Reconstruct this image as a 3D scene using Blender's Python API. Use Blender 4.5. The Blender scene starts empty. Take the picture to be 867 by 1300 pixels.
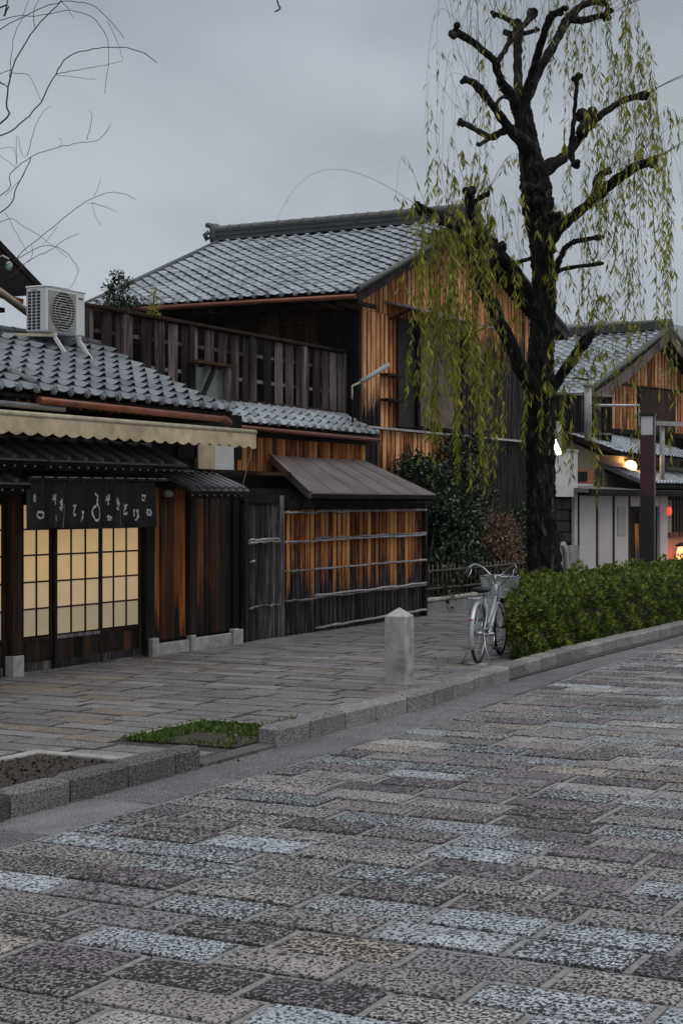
import bpy, math, random
import numpy as np
from mathutils import Vector, Matrix
random.seed(7); RNG = np.random.default_rng(7)
sc = bpy.context.scene
COL = sc.collection

# ------------------------------------------------------------------ camera
FPX, CX, CY, HC = 2070.0, 433.5, 640.0, 1.75
TH = math.radians(27.3); S_, C_ = math.sin(TH), math.cos(TH)
cam_d = bpy.data.cameras.new('camera'); cam = bpy.data.objects.new('camera', cam_d); COL.objects.link(cam)
cam.location = (0, 0, HC); cam.rotation_euler = (math.pi/2, 0, TH)
cam_d.sensor_fit = 'VERTICAL'; cam_d.sensor_height = 36; cam_d.lens = 36*FPX/1300
cam_d.shift_y = -10/1300; cam_d.clip_end = 16000
sc.camera = cam

# ------------------------------------------------------------------ world, sun, exposure
SUN_EL, SUN_AZ = math.radians(66), math.radians(110)   # azimuth from +Y towards +X
w = bpy.data.worlds.new('World'); sc.world = w; w.use_nodes = True
nt = w.node_tree; nt.nodes.clear()
out = nt.nodes.new('ShaderNodeOutputWorld'); bg = nt.nodes.new('ShaderNodeBackground')
sky = nt.nodes.new('ShaderNodeTexSky'); sky.sky_type = 'NISHITA'; sky.sun_disc = False
sky.sun_elevation = SUN_EL; sky.sun_rotation = SUN_AZ; sky.dust_density = 4; sky.air_density = 1.2
tc = nt.nodes.new('ShaderNodeTexCoord'); mp = nt.nodes.new('ShaderNodeMapping')
mp.inputs['Scale'].default_value = (1.0, 1.0, 2.6); mp.inputs['Rotation'].default_value = (0.05, -0.10, 0.2); mp.inputs['Location'].default_value = (1, .7, 1.3)
n1 = nt.nodes.new('ShaderNodeTexNoise'); n1.inputs['Scale'].default_value = 2.9; n1.inputs['Detail'].default_value = 5; n1.inputs['Roughness'].default_value = .45
n1.inputs['Distortion'].default_value = .6
cr = nt.nodes.new('ShaderNodeValToRGB')
cr.color_ramp.elements[0].position = .36; cr.color_ramp.elements[0].color = (3.7, 4.05, 4.5, 1)
cr.color_ramp.elements[1].position = .68; cr.color_ramp.elements[1].color = (6.7, 7.15, 7.65, 1)
# overcast: cloud deck is darker overhead and paler towards the horizon
sep = nt.nodes.new('ShaderNodeSeparateXYZ'); cr2 = nt.nodes.new('ShaderNodeValToRGB')
cr2.color_ramp.elements[0].position = 0.0; cr2.color_ramp.elements[0].color = (1.36, 1.36, 1.36, 1)
cr2.color_ramp.elements[1].position = 1.0; cr2.color_ramp.elements[1].color = (1.45, 1.45, 1.45, 1)
e = cr2.color_ramp.elements.new(.32); e.color = (.74, .76, .79, 1)
e = cr2.color_ramp.elements.new(.14); e.color = (1.12, 1.12, 1.12, 1)
e = cr2.color_ramp.elements.new(.22); e.color = (1.0, 1.0, 1.0, 1)
mul = nt.nodes.new('ShaderNodeMix'); mul.data_type = 'RGBA'; mul.blend_type = 'MULTIPLY'; mul.inputs['Factor'].default_value = 1
mx = nt.nodes.new('ShaderNodeMix'); mx.data_type = 'RGBA'; mx.inputs['Factor'].default_value = .93
L = nt.links.new
L(tc.outputs['Generated'], mp.inputs['Vector']); L(mp.outputs[0], n1.inputs['Vector']); L(n1.outputs['Fac'], cr.inputs[0])
L(tc.outputs['Generated'], sep.inputs[0]); L(sep.outputs['Z'], cr2.inputs[0])
L(cr.outputs[0], mul.inputs['A']); L(cr2.outputs[0], mul.inputs['B'])
L(sky.outputs[0], mx.inputs['A']); L(mul.outputs['Result'], mx.inputs['B']); L(mx.outputs['Result'], bg.inputs[0])
bg.inputs[1].default_value = .1; L(bg.outputs[0], out.inputs[0])
sl = bpy.data.lights.new('sun', 'SUN'); sl.energy = 1.5; sl.angle = math.radians(50); sl.color = (1, .97, .93)
so = bpy.data.objects.new('sun', sl); COL.objects.link(so)
sd = Vector((math.sin(SUN_AZ)*math.cos(SUN_EL), math.cos(SUN_AZ)*math.cos(SUN_EL), math.sin(SUN_EL)))
so.rotation_euler = sd.to_track_quat('Z', 'Y').to_euler(); so.location = (5, 5, 20)
sc.view_settings.view_transform = 'Standard'; sc.view_settings.look = 'None'
sc.view_settings.exposure = 0.0; sc.view_settings.gamma = 1

# ------------------------------------------------------------------ measuring helpers (photo pixel -> point in the place)
def ray(x, y):
    a = (x-CX)/FPX
    return (a*C_-S_, a*S_+C_, (CY-y)/FPX)
def at(x, y, X=None, Y=None, Z=None, D=None):
    r = ray(x, y)
    t = D if D is not None else X/r[0] if X is not None else Y/r[1] if Y is not None else (Z-HC)/r[2]
    return Vector((r[0]*t, r[1]*t, HC+r[2]*t))
def yat(x, X): return at(x, 640, X=X).y
def zat(x, y, X): return at(x, y, X=X).z

# ------------------------------------------------------------------ materials
class G:
    def __init__(s, name):
        s.m = bpy.data.materials.new(name); s.m.use_nodes = True; s.t = s.m.node_tree
        s.b = s.t.nodes['Principled BSDF']; s.o = s.t.nodes['Material Output']
    def n(s, k, **kw):
        x = s.t.nodes.new('ShaderNode'+k)
        for a, v in kw.items(): setattr(x, a, v)
        return x
    def l(s, a, b): s.t.links.new(a, b)
    def pos(s, scale=(1, 1, 1), off=True):
        g = s.n('NewGeometry'); m = s.n('Mapping'); m.inputs['Scale'].default_value = scale
        if off:
            r = s.rnd(); mu = s.n('VectorMath', operation='SCALE'); mu.inputs[0].default_value = (37, 53, 29); s.l(r, mu.inputs['Scale'])
            ad = s.n('VectorMath', operation='ADD'); s.l(g.outputs['Position'], ad.inputs[0]); s.l(mu.outputs[0], ad.inputs[1])
            s.l(ad.outputs[0], m.inputs['Vector'])
        else: s.l(g.outputs['Position'], m.inputs['Vector'])
        return m.outputs[0]
    def rnd(s):
        if not hasattr(s, '_r'):
            a = s.n('Attribute', attribute_name='rnd'); o = s.n('ObjectInfo')
            ad = s.math('ADD', a.outputs['Fac'], o.outputs['Random']); s._r = s.math('FRACT', ad)
        return s._r
    def math(s, op, a, b=None, c=None, clamp=False):
        x = s.n('Math', operation=op); x.use_clamp = clamp
        for i, v in enumerate((a, b, c)):
            if v is None: continue
            if isinstance(v, (int, float)): x.inputs[i].default_value = v
            else: s.l(v, x.inputs[i])
        return x.outputs[0]
    def noise(s, vec, scale, detail=3, rough=.55, dist=0):
        x = s.n('TexNoise'); x.inputs['Scale'].default_value = scale; x.inputs['Detail'].default_value = detail
        x.inputs['Roughness'].default_value = rough; x.inputs['Distortion'].default_value = dist
        s.l(vec, x.inputs['Vector']); return x.outputs['Fac']
    def ramp(s, f, stops, interp='LINEAR'):
        x = s.n('ValToRGB'); x.color_ramp.interpolation = interp
        while len(x.color_ramp.elements) < len(stops): x.color_ramp.elements.new(.5)
        for e, (p, c) in zip(x.color_ramp.elements, stops):
            e.position = p; e.color = (*c, 1) if not isinstance(c, (int, float)) else (c, c, c, 1)
        s.l(f, x.inputs[0]); return x.outputs[0]
    def mix(s, f, a, b, mode='MIX'):
        x = s.n('Mix', data_type='RGBA', blend_type=mode)
        for k, v in (('Factor', f), ('A', a), ('B', b)):
            i = x.inputs[k] if k == 'Factor' else [q for q in x.inputs if q.name == k and q.type == 'RGBA'][0]
            if isinstance(v, (int, float)): i.default_value = v
            elif isinstance(v, tuple): i.default_value = (*v, 1)
            else: s.l(v, i)
        return [q for q in x.outputs if q.type == 'RGBA'][0]
    def bump(s, h, strength=.5, dist=.01):
        x = s.n('Bump'); x.inputs['Strength'].default_value = strength; x.inputs['Distance'].default_value = dist
        s.l(h, x.inputs['Height']); s.l(x.outputs[0], s.b.inputs['Normal'])
    def fin(s, col, rough=.7, metal=0, spec=.5):
        if isinstance(col, tuple): s.b.inputs['Base Color'].default_value = (*col, 1)
        else: s.l(col, s.b.inputs['Base Color'])
        if isinstance(rough, (int, float)): s.b.inputs['Roughness'].default_value = rough
        else: s.l(rough, s.b.inputs['Roughness'])
        s.b.inputs['Metallic'].default_value = metal; s.b.inputs['Specular IOR Level'].default_value = spec
        return s.m
def plain(name, col, rough=.6, metal=0, var=.25, sc_=6, spec=.5, bump=.2):
    g = G(name); p = g.pos(off=True); n = g.noise(p, sc_, 4)
    lo = tuple(c*(1-var) for c in col); hi = tuple(min(1, c*(1+var)) for c in col)
    c = g.ramp(n, [(.3, lo), (.7, hi)])
    n2 = g.noise(p, sc_*12, 2)
    if bump: g.bump(n2, bump, .004)
    return g.fin(c, g.ramp(n, [(.3, rough*.85), (.7, min(1, rough*1.15))]), metal, spec)
def wood(name, dark, mid, light, grain=(26, 26, 1.3), lightness=.5, rough=.8, stain=None, spec=.14):
    """vertical weathered timber; stain=(z0,z1,col,...) boards weathered dark below about that height"""
    g = G(name); p = g.pos(grain); n = g.noise(p, 1.0, 6, .78)
    p2 = g.pos((2.2, 2.2, .7)); n2 = g.noise(p2, 1.0, 3)
    r = g.rnd()
    k = g.math('ADD', g.math('MULTIPLY', n, .7), g.math('MULTIPLY', n2, .35))
    k = g.math('ADD', k, g.math('MULTIPLY', g.math('SUBTRACT', r, .5), .20))
    c = g.ramp(k, [(.40, dark), (.51+.12*(.5-lightness), mid), (.66, light)])
    # thin black checks along the grain
    p3 = g.pos((grain[0]*2.4, grain[1]*2.4, grain[2]*.5)); n3 = g.noise(p3, 1.0, 3, .6)
    c = g.mix(g.ramp(n3, [(.30, .85), (.40, 0.0)]), c, tuple(x*.3 for x in dark))
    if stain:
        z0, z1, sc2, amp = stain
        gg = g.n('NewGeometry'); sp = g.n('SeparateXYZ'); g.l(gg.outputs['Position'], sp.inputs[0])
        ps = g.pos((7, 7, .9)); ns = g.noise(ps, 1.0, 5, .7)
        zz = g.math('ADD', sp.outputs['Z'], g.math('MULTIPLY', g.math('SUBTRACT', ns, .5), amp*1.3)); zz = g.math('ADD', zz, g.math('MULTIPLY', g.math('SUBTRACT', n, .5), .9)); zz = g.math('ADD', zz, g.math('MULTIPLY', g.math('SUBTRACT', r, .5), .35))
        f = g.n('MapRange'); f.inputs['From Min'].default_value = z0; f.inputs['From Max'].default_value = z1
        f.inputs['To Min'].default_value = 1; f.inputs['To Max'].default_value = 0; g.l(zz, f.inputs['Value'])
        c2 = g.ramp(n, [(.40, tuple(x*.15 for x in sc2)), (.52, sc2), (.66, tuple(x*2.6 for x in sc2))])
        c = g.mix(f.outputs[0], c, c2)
    g.bump(g.math('ADD', n, n3), .5, .004)
    return g.fin(c, rough, 0, spec)
def tile_mat(name, base, rough=.38):
    g = G(name); p = g.pos(); n = g.noise(p, 5, 5, .6); r = g.rnd()
    k = g.math('ADD', g.math('MULTIPLY', n, .8), g.math('MULTIPLY', r, .35))
    lo = tuple(c*.5 for c in base); hi = tuple(c*1.35 for c in base)
    c = g.ramp(k, [(.32, lo), (.52, base), (.8, hi)])
    n2 = g.noise(p, 60, 3); c = g.mix(g.ramp(n2, [(.56, 0.), (.66, .35)]), c, (.16, .17, .14))
    n3 = g.noise(p, 2.3, 4); c = g.mix(g.ramp(n3, [(.55, 0.), (.72, .55)]), c, tuple(x*.4 for x in base))
    g.bump(n2, .25, .003)
    return g.fin(c, g.ramp(n, [(.3, rough*.8), (.75, rough*1.5)]), 0, .55)
def cobble_mat(name, pit_scale, cols, pit=.6, pitw=.5, bmp=.9, edge=0.0):
    g = G(name); r = g.rnd(); p = g.pos((1, .8, 1))
    wn = g.n('TexWhiteNoise', noise_dimensions='1D'); g.l(r, wn.inputs['W'])
    base = g.ramp(r, [(i/len(cols), c) for i, c in enumerate(cols)], 'CONSTANT')
    n0 = g.noise(p, 3, 4); base = g.mix(1.0, base, g.ramp(n0, [(.3, .78), (.7, 1.2)]), 'MULTIPLY')
    fine = g.noise(p, 150, 3); base = g.mix(1.0, base, g.ramp(fine, [(.3, .72), (.7, 1.25)]), 'MULTIPLY')
    nz = g.noise(p, pit_scale, 2.0, .62, .25)
    big = g.noise(p, 7, 2)
    nz = g.math('ADD', nz, g.math('MULTIPLY', g.math('SUBTRACT', big, .5), .05))
    th = g.math('ADD', nz, g.math('MULTIPLY', g.math('SUBTRACT', wn.outputs['Value'], .5), .11*pitw*2))
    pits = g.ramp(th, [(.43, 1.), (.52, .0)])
    c = g.mix(g.math('MULTIPLY', pits, pit), base, (.008, .007, .0075))  # pits darkened in colour: dirt plus the shade inside the hollows
    # darker border on each stone, uneven in strength
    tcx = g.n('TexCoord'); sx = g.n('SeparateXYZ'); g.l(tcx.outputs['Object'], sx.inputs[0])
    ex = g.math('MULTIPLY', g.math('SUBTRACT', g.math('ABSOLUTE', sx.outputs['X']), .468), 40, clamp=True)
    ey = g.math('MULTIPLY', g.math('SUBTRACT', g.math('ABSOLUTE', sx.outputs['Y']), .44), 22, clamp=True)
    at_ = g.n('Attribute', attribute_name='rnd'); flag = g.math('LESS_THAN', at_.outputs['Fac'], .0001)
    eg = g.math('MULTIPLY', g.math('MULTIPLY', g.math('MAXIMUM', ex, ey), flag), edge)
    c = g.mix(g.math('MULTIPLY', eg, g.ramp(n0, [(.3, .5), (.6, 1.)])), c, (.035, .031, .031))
    h = g.math('ADD', g.ramp(th, [(.38, 0.), (.54, 1.)]), g.math('MULTIPLY', fine, .15))
    g.bump(h, bmp, .012)
    return g.fin(c, g.math('ADD', g.math('MULTIPLY', pits, .3), .55, clamp=True), 0, .35)
def glow(name, col, strength, base=None):
    g = G(name); p = g.pos(); n = g.noise(p, 7, 3)
    c = g.ramp(n, [(.3, tuple(x*.88 for x in col)), (.7, col)])
    g.l(c, g.b.inputs['Emission Color']); g.b.inputs['Emission Strength'].default_value = strength
    return g.fin(base or tuple(x*.6 for x in col), .5)
def leaf_mat(name, cols, trans=.35, rough=.45):
    g = G(name); r = g.rnd(); c = g.ramp(r, [(i/(len(cols)-1), q) for i, q in enumerate(cols)])
    g.fin(c, rough, 0, .4)
    tr = g.n('BsdfTranslucent'); g.l(c, tr.inputs[0]); ms = g.n('MixShader'); ms.inputs[0].default_value = trans
    g.l(g.b.outputs[0], ms.inputs[1]); g.l(tr.outputs[0], ms.inputs[2]); g.l(ms.outputs[0], g.o.inputs['Surface'])
    return g.m

STONES = [(.27, .245, .245), (.36, .335, .315), (.23, .20, .21), (.33, .31, .31), (.42, .45, .48), (.26, .235, .24), (.40, .38, .37),
          (.30, .27, .27), (.38, .405, .43), (.27, .24, .235), (.38, .34, .30), (.34, .325, .325), (.42, .445, .47), (.23, .21, .215), (.29, .265, .265), (.39, .41, .43)]
MT = dict(
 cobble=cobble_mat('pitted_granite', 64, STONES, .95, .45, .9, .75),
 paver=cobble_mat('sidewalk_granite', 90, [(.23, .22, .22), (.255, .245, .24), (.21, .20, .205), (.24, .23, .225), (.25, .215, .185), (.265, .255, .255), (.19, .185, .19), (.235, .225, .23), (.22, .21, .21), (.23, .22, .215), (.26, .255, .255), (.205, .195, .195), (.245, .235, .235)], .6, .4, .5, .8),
 gutter=cobble_mat('gutter_slab', 120, [(.21, .208, .213), (.185, .185, .19), (.225, .222, .225)], .7, .35, .6),
 joint=plain('dark_joint', (.045, .042, .042), .95, var=.4, sc_=12, bump=.5),
 mortar=plain('mortar', (.24, .228, .225), .8, var=.4, sc_=22, bump=1.2),
 soil=plain('soil', (.035, .027, .022), .95, var=.6, sc_=14, bump=1),
 earth=plain('earth', (.12, .11, .10), .95, var=.3, sc_=.5),
 kerb2=cobble_mat('pale_kerb_granite', 80, [(.25, .243, .235), (.28, .27, .262), (.23, .222, .218), (.30, .29, .28)], .55, .4, .6),
 kerb=cobble_mat('kerb_granite', 80, [(.13, .122, .12), (.16, .152, .148), (.115, .11, .108), (.185, .175, .17)], .6, .5, .7),
 bollard=plain('bollard_granite', (.33, .32, .31), .85, var=.42, sc_=7, bump=.8),
 stone=plain('pale_stone', (.33, .32, .30), .8, var=.35, sc_=9, bump=.6),
 conc=plain('concrete', (.22, .215, .205), .85, var=.4, sc_=3, bump=.5),
 wblack=wood('charred_wood', (.003, .0025, .0025), (.009, .007, .006), (.030, .022, .018)),
 wbrown=wood('brown_wood', (.010, .006, .004), (.030, .016, .010), (.085, .043, .022)),
 wgrey=wood('grey_weathered_wood', (.010, .008, .009), (.045, .039, .042), (.24, .215, .225), lightness=.4),
 wbal=wood('balcony_wood', (.010, .007, .006), (.045, .030, .029), (.20, .155, .15), lightness=.42),
 wpost=wood('silvered_post', (.07, .062, .062), (.22, .205, .205), (.46, .43, .43), lightness=.7),
 wfence=wood('cedar_slabs', (.05, .015, .005), (.38, .12, .036), (.80, .36, .13), lightness=.7, stain=(.62, .98, (.050, .044, .048), .75)),
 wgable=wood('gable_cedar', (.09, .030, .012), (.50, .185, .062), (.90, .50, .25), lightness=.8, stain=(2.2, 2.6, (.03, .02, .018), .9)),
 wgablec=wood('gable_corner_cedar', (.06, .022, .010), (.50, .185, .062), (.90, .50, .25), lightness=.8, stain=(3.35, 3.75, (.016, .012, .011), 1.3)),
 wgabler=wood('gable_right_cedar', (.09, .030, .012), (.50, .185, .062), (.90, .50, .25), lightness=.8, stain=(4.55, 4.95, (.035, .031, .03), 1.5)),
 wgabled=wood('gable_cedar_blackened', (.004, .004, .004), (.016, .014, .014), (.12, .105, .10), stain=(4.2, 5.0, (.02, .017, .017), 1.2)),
 wfar=wood('far_gable_cedar', (.09, .035, .018), (.48, .19, .072), (.88, .48, .25), lightness=.6),
 wdoor=wood('varnished_door', (.012, .005, .003), (.030, .011, .006), (.13, .040, .012), grain=(20, 20, .8), lightness=.3, rough=.45),
 wdoor3=wood('half_worn_door', (.008, .004, .002), (.055, .019, .008), (.22, .075, .022), grain=(24, 24, 1.0), lightness=.4, rough=.45, stain=(.7, 1.1, (.012, .008, .007), 1.0)),
 wdoor2=wood('orange_worn_door', (.015, .006, .003), (.17, .048, .013), (.40, .14, .035), grain=(26, 26, .8), lightness=.5, rough=.45, stain=(.45, .7, (.012, .008, .007), 1.1)),
 tile=tile_mat('roof_tile', (.27, .295, .32)),
 tile2=tile_mat('near_roof_tile', (.14, .152, .168)), tiled=tile_mat('dark_roof_tile', (.11, .112, .12), .42),
 ridge=tile_mat('ridge_tile', (.055, .058, .062), .5),
 copper=plain('copper_gutter', (.17, .055, .030), .5, .3, var=.35, sc_=4),
 sheet=plain('brown_roof_sheet', (.15, .125, .125), .45, .0, var=.18, sc_=2.5, bump=.1),
 cream=plain('cream_canvas', (.46, .37, .245), .85, var=.28, sc_=5),
 creamtube=plain('cream_tube', (.36, .31, .21), .5, var=.3, sc_=8),
 white=plain('white_enamel', (.62, .62, .63), .4, var=.07, sc_=3, bump=0),
 grille=plain('fan_grille', (.30, .30, .285), .5, var=.15),
 black=plain('black_rubber', (.012, .012, .013), .6, var=.3),
 dark=plain('dark_interior', (.012, .010, .009), .8, var=.3),
 cloth=None,
 ink=plain('white_ink', (.80, .80, .78), .8, var=.08),
 chrome=plain('brushed_steel', (.42, .43, .45), .28, .9, var=.12, bump=0),
 silver=plain('silver_paint', (.5, .52, .55), .32, .35, var=.1, bump=0),
 pipe=plain('grey_pipe', (.32, .32, .31), .5, var=.15),
 tan=plain('tan_pipe', (.40, .33, .25), .5, var=.2),
 beige=plain('beige_plaster', (.36, .29, .21), .9, var=.14, sc_=1.2),
 pinkwhite=plain('pale_panel', (.56, .51, .50), .7, var=.10, sc_=1.0),
 whitewall=plain('white_plaster', (.52, .52, .51), .8, var=.18, sc_=1.5),
 maroon=plain('maroon_paint', (.060, .018, .026), .4, var=.15),
 blackpaint=plain('black_paint', (.012, .011, .012), .45, var=.15),
 paper=glow('lit_paper', (.86, .57, .27), .40),
 paper2=glow('lit_lower_paper', (.76, .55, .31), .37),
 paper_dim=glow('lit_dim_paper', (.50, .41, .26), .36),  # two lower pane rows: fall-off of the inside lamp put into colour and glow
 lamp=glow('lamp_glow', (1, .62, .28), 7.0),
 tubelight=glow('tube_light', (1, .86, .66), 9.0),
 redlamp=glow('red_lantern', (1, .10, .05), .9),
 pinklamp=glow('orange_lantern', (1, .38, .16), 2.6),
 warmwall=plain('orange_plaster', (.50, .20, .13), .8, var=.15, sc_=2),
 red=plain('red_reflector', (.35, .02, .02), .3),
 twig=plain('twig_bark', (.028, .023, .022), .8, var=.3),
 bamboo=plain('old_bamboo', (.055, .044, .032), .6, var=.4, sc_=9),
 willowtwig=plain('willow_twig', (.075, .066, .045), .8, var=.3),
 leafw=leaf_mat('willow_leaf', [(.09, .11, .016), (.24, .25, .03), (.46, .42, .05), (.15, .18, .022)], .42),
 leafh=leaf_mat('hedge_leaf', [(.03, .05, .010), (.11, .16, .022), (.44, .48, .09), (.07, .11, .016), (.21, .27, .04), (.05, .08, .013)], .4),
 leafc=leaf_mat('camellia_leaf', [(.010, .018, .009), (.020, .034, .015), (.05, .072, .03)], .1, .24),
 leafr=leaf_mat('nandina_leaf', [(.014, .018, .009), (.024, .024, .011), (.10, .045, .03), (.55, .34, .28), (.035, .05, .018), (.035, .045, .02), (.40, .16, .12), (.018, .022, .01)], .3),
 grassm=leaf_mat('moss_grass', [(.025, .055, .008), (.07, .12, .015), (.11, .15, .03)], .3),
 litter=leaf_mat('dry_leaf', [(.10, .06, .03), (.35, .27, .16), (.20, .13, .07)], .2),
 hillm=plain('wooded_hill', (.030, .042, .030), .95, var=.4, sc_=.03, bump=0),
)
def _cloth():
    g = G('charcoal_noren_cloth'); p = g.pos((14, 14, 1.2)); n = g.noise(p, 1, 4); p2 = g.pos(); n2 = g.noise(p2, 300, 2)
    c = g.ramp(n, [(.3, (.013, .012, .0125)), (.6, (.027, .025, .026)), (.78, (.085, .078, .072))]); g.bump(n2, .2, .002)
    return g.fin(c, .9)
MT['cloth'] = _cloth()
def _bark():
    g = G('willow_bark'); p = g.pos((17, 17, 4.5), off=False); n = g.noise(p, 1.0, 6, .7, .6)
    p2 = g.pos((1.3, 1.3, .8), off=False); n2 = g.noise(p2, 1, 3)
    c = g.ramp(n, [(.42, (.003, .0025, .0025)), (.56, (.014, .012, .011)), (.68, (.10, .088, .08))])
    c = g.mix(g.ramp(n2, [(.56, 0.), (.72, .5)]), c, (.045, .05, .016))
    v = g.n('TexVoronoi'); v.inputs['Scale'].default_value = 1.6; g.l(p, v.inputs['Vector'])
    g.bump(g.math('ADD', n, v.outputs['Distance']), 1.0, .03)
    return g.fin(c, .9, 0, .2)
MT['bark'] = _bark()

# ------------------------------------------------------------------ object helpers
ORG = {}
def org(p): return ORG.get(p, Vector((0, 0, 0))) if p else Vector((0, 0, 0))
def thing(name, label, cat, loc=(0, 0, 0), rotz=0, group=None, local=False):
    o = bpy.data.objects.new(name, None); COL.objects.link(o); o.location = loc; o.rotation_euler = (0, 0, rotz)
    o.empty_display_size = .2; o['label'] = label; o['category'] = cat
    if group: o['group'] = group
    ORG[o] = Vector((0, 0, 0)) if local else Vector(loc); return o
def tag(o, label=None, cat=None, group=None, kind=None):
    for k, v in (('label', label), ('category', cat), ('group', group), ('kind', kind)):
        if v: o[k] = v
    return o
def link(o, parent):
    COL.objects.link(o)
    if parent: o.parent = parent
    ORG[o] = org(parent); return o
class MB:
    def __init__(s): s.v = []; s.f = []; s.r = []; s.cr = 0.0; s.sm = []
    def add(s, vs, fs, smooth=False):
        b = len(s.v); s.v += [tuple(q) for q in vs]; s.f += [tuple(i+b for i in q) for q in fs]
        s.r += [s.cr]*len(fs); s.sm += [smooth]*len(fs); return s
    def box(s, x0, x1, y0, y1, z0, z1, bev=0):
        x0, x1 = min(x0, x1), max(x0, x1); y0, y1 = min(y0, y1), max(y0, y1); z0, z1 = min(z0, z1), max(z0, z1)
        if not bev:
            vs = [(x0,y0,z0),(x1,y0,z0),(x1,y1,z0),(x0,y1,z0),(x0,y0,z1),(x1,y0,z1),(x1,y1,z1),(x0,y1,z1)]
            return s.add(vs, [(0,3,2,1),(4,5,6,7),(0,1,5,4),(1,2,6,5),(2,3,7,6),(3,0,4,7)])
        b = min(bev, (x1-x0)*.4, (y1-y0)*.4, (z1-z0)*.4)
        vs = []
        for sx in (0, 1):
            for sy in (0, 1):
                for sz in (0, 1):
                    X = (x0, x1)[sx]; Y = (y0, y1)[sy]; Z = (z0, z1)[sz]
                    dx = b if sx == 0 else -b; dy = b if sy == 0 else -b; dz = b if sz == 0 else -b
                    vs += [(X, Y+dy, Z+dz), (X+dx, Y, Z+dz), (X+dx, Y+dy, Z)]
        I = lambda sx, sy, sz, a: ((sx*2+sy)*2+sz)*3+a
        fs = []
        for k in (0, 1):
            fs.append(tuple(I(k, *q, 0) for q in ((0,0),(1,0),(1,1),(0,1))))
            fs.append(tuple(I(q[0], k, q[1], 1) for q in ((0,0),(1,0),(1,1),(0,1))))
            fs.append(tuple(I(*q, k, 2) for q in ((0,0),(1,0),(1,1),(0,1))))
        for a in (0, 1):
            for c in (0, 1):
                fs.append((I(a,c,0,0), I(a,c,1,0), I(a,c,1,1), I(a,c,0,1)))
                fs.append((I(a,0,c,0), I(a,1,c,0), I(a,1,c,2), I(a,0,c,2)))
                fs.append((I(0,a,c,1), I(1,a,c,1), I(1,a,c,2), I(0,a,c,2)))
                for d in (0, 1): fs.append((I(a,c,d,0), I(a,c,d,1), I(a,c,d,2)))
        return s.add(vs, fs)
    def prism(s, poly, d):
        """poly: list of 3D points (planar), extruded by vector d"""
        n = len(poly); d = Vector(d); a = [Vector(p) for p in poly]
        vs = a+[p+d for p in a]
        return s.add(vs, [tuple(range(n))[::-1], tuple(range(n, 2*n))]+[(i, (i+1) % n, n+(i+1) % n, n+i) for i in range(n)])
    def tube(s, pts, r, seg=8, caps=True, smooth=True):
        pts = [Vector(p) for p in pts]; n = len(pts); rr = r if isinstance(r, (list, tuple)) else [r]*n
        vs = []; up = None
        for i, p in enumerate(pts):
            t = (pts[min(i+1, n-1)]-pts[max(i-1, 0)])
            if t.length < 1e-9: t = Vector((0, 0, 1))
            t.normalize()
            if up is None:
                a = Vector((0, 0, 1)) if abs(t.z) < .9 else Vector((1, 0, 0)); up = (a-t*a.dot(t)).normalized()
            else:
                up = up-t*up.dot(t); up = up.normalized() if up.length > 1e-6 else t.orthogonal().normalized()
            b = t.cross(up)
            for k in range(seg):
                an = 2*math.pi*k/seg; vs.append(p+(up*math.cos(an)+b*math.sin(an))*rr[i])
        fs = [(i*seg+k, i*seg+(k+1) % seg, (i+1)*seg+(k+1) % seg, (i+1)*seg+k) for i in range(n-1) for k in range(seg)]
        s.add(vs, fs, smooth)
        if caps:
            b = len(s.v)-len(vs)
            s.f += [tuple(b+k for k in range(seg))[::-1], tuple(b+(n-1)*seg+k for k in range(seg))]; s.r += [s.cr]*2; s.sm += [False]*2
        return s
    def bar(s, a, b, w, h):
        """rectangular bar from a to b, w horizontal, h vertical"""
        a = Vector(a); b = Vector(b); t = (b-a).normalized(); u = Vector((0, 0, 1)) if abs(t.z) < .95 else Vector((1, 0, 0))
        sd = t.cross(u).normalized(); u = sd.cross(t).normalized()
        p = [sd*(i*w/2)+u*(j*h/2) for i, j in ((-1,-1),(1,-1),(1,1),(-1,1))]
        return s.prism([a+q for q in p], b-a)
    def lathe(s, prof, c=(0, 0, 0), seg=16, sx=1, sy=1):
        vs = []; c = Vector(c)
        for r, z in prof:
            for k in range(seg):
                an = 2*math.pi*k/seg; vs.append(c+Vector((r*sx*math.cos(an), r*sy*math.sin(an), z)))
        n = len(prof)
        return s.add(vs, [(i*seg+k, i*seg+(k+1) % seg, (i+1)*seg+(k+1) % seg, (i+1)*seg+k) for i in range(n-1) for k in range(seg)]+[tuple(range(seg))[::-1], tuple((n-1)*seg+k for k in range(seg))], True)
    def mesh(s, name, mat, o=Vector((0, 0, 0))):
        me = bpy.data.meshes.new(name); me.from_pydata([(a-o[0], b-o[1], c-o[2]) for a, b, c in s.v], [], s.f)
        me.materials.append(MT[mat] if isinstance(mat, str) else mat)
        me.polygons.foreach_set('use_smooth', s.sm)
        if any(s.r):
            at_ = me.attributes.new('rnd', 'FLOAT', 'FACE'); at_.data.foreach_set('value', s.r)
        me.update(); return me
    def build(s, name, mat, parent=None, **kw):
        o = bpy.data.objects.new(name, s.mesh(name, mat, org(parent))); link(o, parent); tag(o, **kw); return o
def inst(me, name, parent, loc, scale=(1, 1, 1), rot=None, M=None):
    o = bpy.data.objects.new(name, me); COL.objects.link(o); o.parent = parent
    if M is not None: o.matrix_local = Matrix.Translation(-org(parent)) @ M
    else:
        o.location = Vector(loc)-org(parent); o.scale = scale
        if rot: o.rotation_euler = rot
    ORG[o] = org(parent); return o
def B(*a, bev=0): return MB().box(*a, bev=bev)
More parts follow.
